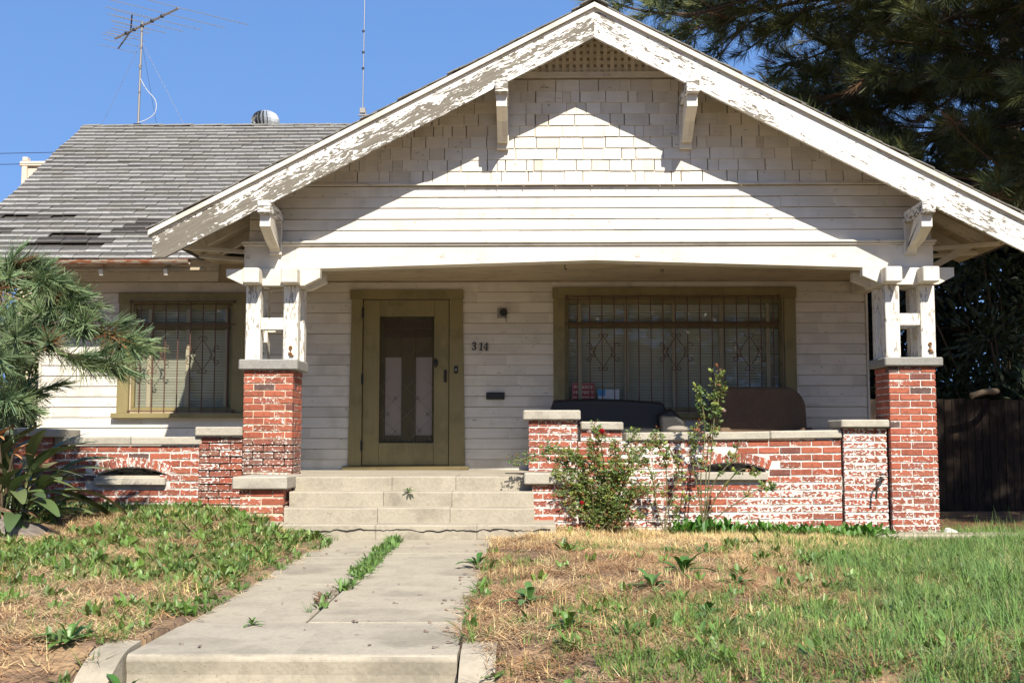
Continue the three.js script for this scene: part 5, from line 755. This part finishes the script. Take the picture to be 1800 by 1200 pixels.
// ---------------------------------------------------------------- young pine at the left edge
{
  const f = rng(99), t = thing('young_pine', 'small long-needled pine reaching in front of the left wall and window', 'pine tree', [-6.12, 0.05, 1.4]), tf = [0, 1, 2, 3].map(() => needles(f, 62, 0.215, 0.011, 0.15, 0.25, 1.35)), L = [];
  mesh('trunk', merge([rod([0, 0, 0], [0.05, 1.4, 0], 0.085, 0.06, 10), rod([0.05, 1.4, 0], [0.1, 2.3, 0.05], 0.06, 0.03, 8)]), M.bark, t);
  const limbs = [[[0.05, 1.3, 0], [0.7, 1.75, 0.1], [1.25, 1.92, 0.15], [1.72, 1.88, 0.2], [2.02, 1.74, 0.2]], [[0.05, 1.3, 0], [0.6, 1.6, 0.25], [1.1, 1.75, 0.35], [1.6, 1.62, 0.4], [1.85, 1.55, 0.35]], [[0.08, 1.8, 0], [0.5, 2.1, 0.1], [0.9, 2.3, 0.15], [1.15, 2.35, 0.1], [1.3, 2.3, 0.1]], [[0.1, 2.1, 0], [0.45, 2.35, 0], [0.75, 2.42, 0.1], [0.92, 2.45, 0.1]], [[0.05, 1.0, 0], [0.5, 1.15, 0.2], [0.85, 1.25, 0.3], [1.08, 1.2, 0.35]], [[0.05, 1.1, 0], [0.45, 1.2, -0.2], [0.7, 1.3, -0.35], [0.9, 1.35, -0.4]], [[0.08, 1.5, 0], [0.5, 1.7, -0.1], [0.95, 1.85, 0], [1.3, 2.12, 0.05], [1.5, 2.1, 0.1]], [[0.05, 1.4, 0], [0.45, 1.5, 0.4], [0.75, 1.6, 0.55], [1.05, 1.6, 0.55]], [[0.1, 2, 0], [-0.5, 2.2, 0], [-1, 2.2, 0.1]], [[0.05, 1.4, 0], [-0.6, 1.6, 0.2], [-1.1, 1.6, 0.3]], [[0.05, 1.2, 0], [-0.5, 1.3, -0.4], [-0.8, 1.4, -0.7]], [[0.08, 1.7, 0], [0.3, 1.9, -0.5], [0.4, 2.0, -0.8]], [[0.1, 2.2, 0], [0.15, 2.5, 0.05], [0.2, 2.62, 0.1]]];
  for (const l of limbs) {
    const cv = new THREE.CatmullRomCurve3(l.map(V), false, 'centripetal'); mesh('branch', new THREE.TubeGeometry(cv, 20, 0.016, 6, false), M.bark, t);
    const n = Math.round(cv.getLength() * 14); for (let i = 0; i <= n; i++) { const s = 0.3 + 0.7 * (i / n), p = cv.getPoint(s), tg = cv.getTangent(s), d = tg.clone().multiplyScalar(0.8).add(new THREE.Vector3(rr(-0.9, 0.9, f), rr(-0.75, 0.6, f), rr(-0.9, 0.9, f))).normalize(); if (i === n) d.copy(tg); L.push({ p: p.addScaledVector(d, rr(0, 0.1, f)), q: new THREE.Quaternion().setFromUnitVectors(YUP, d), s: rr(0.75, 1.1, f), c: f() < 0.06 ? vary(f, 0.22, 0.12, 0.05) : vary(f, 0.165, 0.235, 0.105) }); }
  }
  instances('needles', tf, M.needle, L, t);
}
// ---------------------------------------------------------------- big pine, dark trees, shrubs and fence at the right
function bigPine(name, label, [x, y, z], o) {
  const f = rng(o.seed), t = thing(name, label, 'pine tree', [x, y, z]), L = [], twigs = [];
  mesh('trunk', merge([rod([0, -0.2, 0], [0.1, o.h * 0.5, 0], 0.34, 0.24, 12), rod([0.1, o.h * 0.5, 0], [0, o.h, 0], 0.24, 0.05, 10)]), M.bark, t);
  const tf = [0, 1, 2].map(() => needles(f, o.n ?? 44, o.len, o.w, 0.16, 0.1, 1.3));
  for (let i = 0; i < o.limbs; i++) {
    const hy = o.h * mix(o.lo, 0.97, (i + 0.5) / o.limbs), az = i * 2.39996 + rr(-0.3, 0.3, f); let len = o.r * Math.pow(1 - Math.pow(hy / o.h, 2.2), 0.6) * rr(0.75, 1.1, f) + 0.4; const d = dirOf(az, 0);
    if (o.limit) len = Math.min(len, o.limit(d, hy)); if (len < 0.6) continue;
    const rise = rr(0.05, 0.35, f), pts = [[0.05, hy, 0], [d.x * len * 0.4, hy + rise * len * 0.4, d.z * len * 0.4], [d.x * len * 0.75, hy + rise * len * 0.55, d.z * len * 0.75], [d.x * len, hy + rise * len * 0.4, d.z * len]], cv = new THREE.CatmullRomCurve3(pts.map(V));
    mesh('branch', new THREE.TubeGeometry(cv, 12, 0.032, 5, false), M.bark, t);
    const nb = Math.round(len * o.side); for (let k = 1; k <= nb; k++) {
      const s = 0.18 + 0.82 * (k / nb), p = cv.getPoint(s), sd = (k % 2 ? 1 : -1), a2 = az + sd * rr(0.45, 1.2, f), bl = rr(0.5, 1.35, f) * (1.15 - 0.5 * s) * (len / 4.5 + 0.4), e = new THREE.Vector3(Math.cos(a2), rr(-0.35, 0.45, f), Math.sin(a2)).normalize(), q = p.clone().addScaledVector(e, bl * 0.6), w = q.clone().addScaledVector(e, bl * 0.4).add(new THREE.Vector3(0, rr(-0.15, 0.2, f), 0));
      twigs.push(tube([p.toArray(), q.toArray(), w.toArray()], 0.014, 4, 3));
      const nt = Math.max(3, Math.round(bl * o.dens)); for (let j = 0; j < nt; j++) { const u = rr(0.3, 1.05, f), c = p.clone().lerp(w, Math.min(1, u)), dd = e.clone().add(new THREE.Vector3(rr(-0.8, 0.8, f), rr(-0.5, 0.9, f), rr(-0.8, 0.8, f))).normalize(); c.addScaledVector(dd, rr(0, 0.16, f)); L.push({ p: c, q: new THREE.Quaternion().setFromUnitVectors(YUP, dd), s: rr(0.7, 1.15, f), c: f() < 0.03 ? vary(f, 0.2, 0.1, 0.045) : vary(f, ...o.col, 0.45) }); }
    }
  }
  stuff(mesh('twigs', merge(twigs), M.twig, t)); instances('needles', tf, M.needle, L, t); return t;
}
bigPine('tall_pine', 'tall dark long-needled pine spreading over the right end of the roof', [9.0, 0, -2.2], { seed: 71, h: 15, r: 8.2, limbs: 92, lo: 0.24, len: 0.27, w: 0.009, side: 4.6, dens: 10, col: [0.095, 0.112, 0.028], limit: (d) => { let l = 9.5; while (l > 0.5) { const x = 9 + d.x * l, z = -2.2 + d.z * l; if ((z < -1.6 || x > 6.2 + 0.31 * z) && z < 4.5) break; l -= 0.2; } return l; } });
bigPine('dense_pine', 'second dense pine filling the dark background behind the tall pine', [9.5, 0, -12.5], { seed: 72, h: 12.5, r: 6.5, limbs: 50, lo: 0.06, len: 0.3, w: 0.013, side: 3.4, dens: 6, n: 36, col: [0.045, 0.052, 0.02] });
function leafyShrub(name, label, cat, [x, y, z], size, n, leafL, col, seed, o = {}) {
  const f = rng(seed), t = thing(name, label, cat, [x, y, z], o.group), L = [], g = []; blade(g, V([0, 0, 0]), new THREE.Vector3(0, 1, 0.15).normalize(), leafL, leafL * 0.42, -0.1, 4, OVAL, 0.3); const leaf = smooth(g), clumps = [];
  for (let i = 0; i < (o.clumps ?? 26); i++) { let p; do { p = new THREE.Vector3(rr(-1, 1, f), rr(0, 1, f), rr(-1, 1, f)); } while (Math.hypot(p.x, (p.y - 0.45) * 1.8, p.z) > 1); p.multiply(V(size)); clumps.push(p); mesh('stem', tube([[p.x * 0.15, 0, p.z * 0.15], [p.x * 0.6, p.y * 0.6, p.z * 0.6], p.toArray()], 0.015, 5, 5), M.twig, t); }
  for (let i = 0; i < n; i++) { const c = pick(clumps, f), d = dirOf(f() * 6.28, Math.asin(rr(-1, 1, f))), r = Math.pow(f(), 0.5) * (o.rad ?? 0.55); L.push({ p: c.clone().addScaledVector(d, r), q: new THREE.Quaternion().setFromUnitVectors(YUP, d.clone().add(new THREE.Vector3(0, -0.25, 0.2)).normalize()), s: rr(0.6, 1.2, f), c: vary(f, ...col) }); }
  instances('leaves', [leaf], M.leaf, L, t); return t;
}
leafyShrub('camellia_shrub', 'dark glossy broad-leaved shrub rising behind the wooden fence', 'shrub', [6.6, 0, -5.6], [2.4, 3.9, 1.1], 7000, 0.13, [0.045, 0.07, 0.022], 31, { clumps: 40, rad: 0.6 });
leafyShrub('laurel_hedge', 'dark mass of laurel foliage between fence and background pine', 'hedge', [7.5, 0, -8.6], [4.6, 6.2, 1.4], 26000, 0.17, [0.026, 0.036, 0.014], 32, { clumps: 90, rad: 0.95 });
leafyShrub('neighbour_shrub', 'bright green leafy shrub in the gap between pine and left house corner', 'shrub', [-8.5, 0, -5.2], [1.7, 3.7, 1.2], 7000, 0.12, [0.13, 0.17, 0.05], 33, { clumps: 30 });
{
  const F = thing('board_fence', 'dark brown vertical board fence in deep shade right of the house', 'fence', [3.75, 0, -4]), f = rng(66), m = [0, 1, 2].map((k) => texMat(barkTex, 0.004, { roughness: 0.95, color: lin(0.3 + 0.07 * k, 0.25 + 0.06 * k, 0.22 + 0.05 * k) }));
  const gs = [0, 1, 2].map((k) => cbox(0.094, 1.6 + 0.006 * k, 0.02, 0.003));
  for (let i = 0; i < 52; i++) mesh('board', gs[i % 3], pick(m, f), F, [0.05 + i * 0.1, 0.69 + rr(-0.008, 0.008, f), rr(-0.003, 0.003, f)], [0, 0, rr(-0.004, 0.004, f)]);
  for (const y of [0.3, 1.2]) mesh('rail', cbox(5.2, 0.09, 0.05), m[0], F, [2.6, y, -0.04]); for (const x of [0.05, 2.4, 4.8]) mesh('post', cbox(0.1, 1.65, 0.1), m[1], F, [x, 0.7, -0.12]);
  const b = thing('cut_branch', 'pale cut branch sticking out above the dark fence', 'branch', [5.16, 1.52, -3.55]); mesh('limb', tube([[0, 0, 0], [0.15, 0.05, 0.02], [0.33, 0.06, -0.05], [0.45, 0.07, -0.5]], 0.04, 9), flat(0.17, 0.125, 0.08, { roughness: 0.9 }), b); mesh('cut_end', rod([-0.012, -0.004, 0], [0.002, 0.001, 0], 0.046, 0.046, 10), flat(0.25, 0.19, 0.12), b);
  const G = thing('picket_fence', 'pale green low fence far behind the pine at the left', 'fence', [-11.5, 0, -7.5]), pm = flat(0.3, 0.38, 0.36), pk = cbox(0.05, 1.2, 0.02, 0.004); for (let i = 0; i < 30; i++) mesh('picket', pk, pm, G, [i * 0.13, 0.65, 0]); for (const y of [0.35, 1.05]) mesh('rail', cbox(4, 0.07, 0.03), pm, G, [1.9, y, -0.03]);
}

// ---------------------------------------------------------------- across the street, behind the camera: seen in the window glass
{
  const h = thing('opposite_house', 'plain white house across the street mirrored in the front window', 'house', [3, -0.5, 30]), w = flat(0.6, 0.58, 0.54);
  mesh('wall', span(-5, 5, 0, 3.2, 0, 8, 0.02), w, h); const g = slab([[-5.6, 3.15], [5.6, 3.15], [0, 5.6]], 8.5, -0.6); mesh('roof', g, M.shingle[2], h);
  mesh('door', span(-0.5, 0.5, 0.2, 2.3, -0.04, -0.001), M.oliveDark, h); for (const x of [-3, 3]) mesh('window', span(x - 0.9, x + 0.9, 1, 2.4, -0.03, -0.001), M.void, h);
  const f = rng(5), g2 = []; blade(g2, V([0, 0, 0]), new THREE.Vector3(0, 1, 0.1).normalize(), 0.42, 0.24, 0.1, 2, OVAL, 0.2); const lf = smooth(g2), T = thing('street_trees', 'row of green trees across the street mirrored in the windows', 'trees'), L = []; stuff(T);
  for (const [x, z, r, y] of [[-24, 27, 4.2, 5], [-15.5, 29, 4, 4.6], [-7.5, 27.5, 3.8, 4.8], [11.5, 28, 4, 4.8], [19, 28, 4.4, 5], [27, 27, 4, 4.6], [-1, 42, 5, 6], [8, 43, 5, 6]]) { mesh('trunk', rod([x, -0.7, z], [x, y, z], 0.25, 0.15, 8), M.bark, T); for (let i = 0; i < 1900; i++) { const d = dirOf(f() * 6.28, Math.asin(rr(-1, 1, f))), q = r * Math.pow(f(), 0.4) * (0.75 + 0.5 * vn(d.x * 3 + x, d.y * 3 + d.z * 2)); L.push({ p: new THREE.Vector3(x + d.x * q, y + d.y * q * 0.8, z + d.z * q), q: new THREE.Quaternion().setFromUnitVectors(YUP, dirOf(f() * 6.28, rr(-0.8, 0.8, f))), s: rr(0.7, 1.4, f), c: vary(f, 0.09, 0.13, 0.045) }); } }
  instances('crown', [lf], M.leaf, L, T);
}

camera.far = 1200; camera.updateProjectionMatrix();
renderer.render(scene, camera);
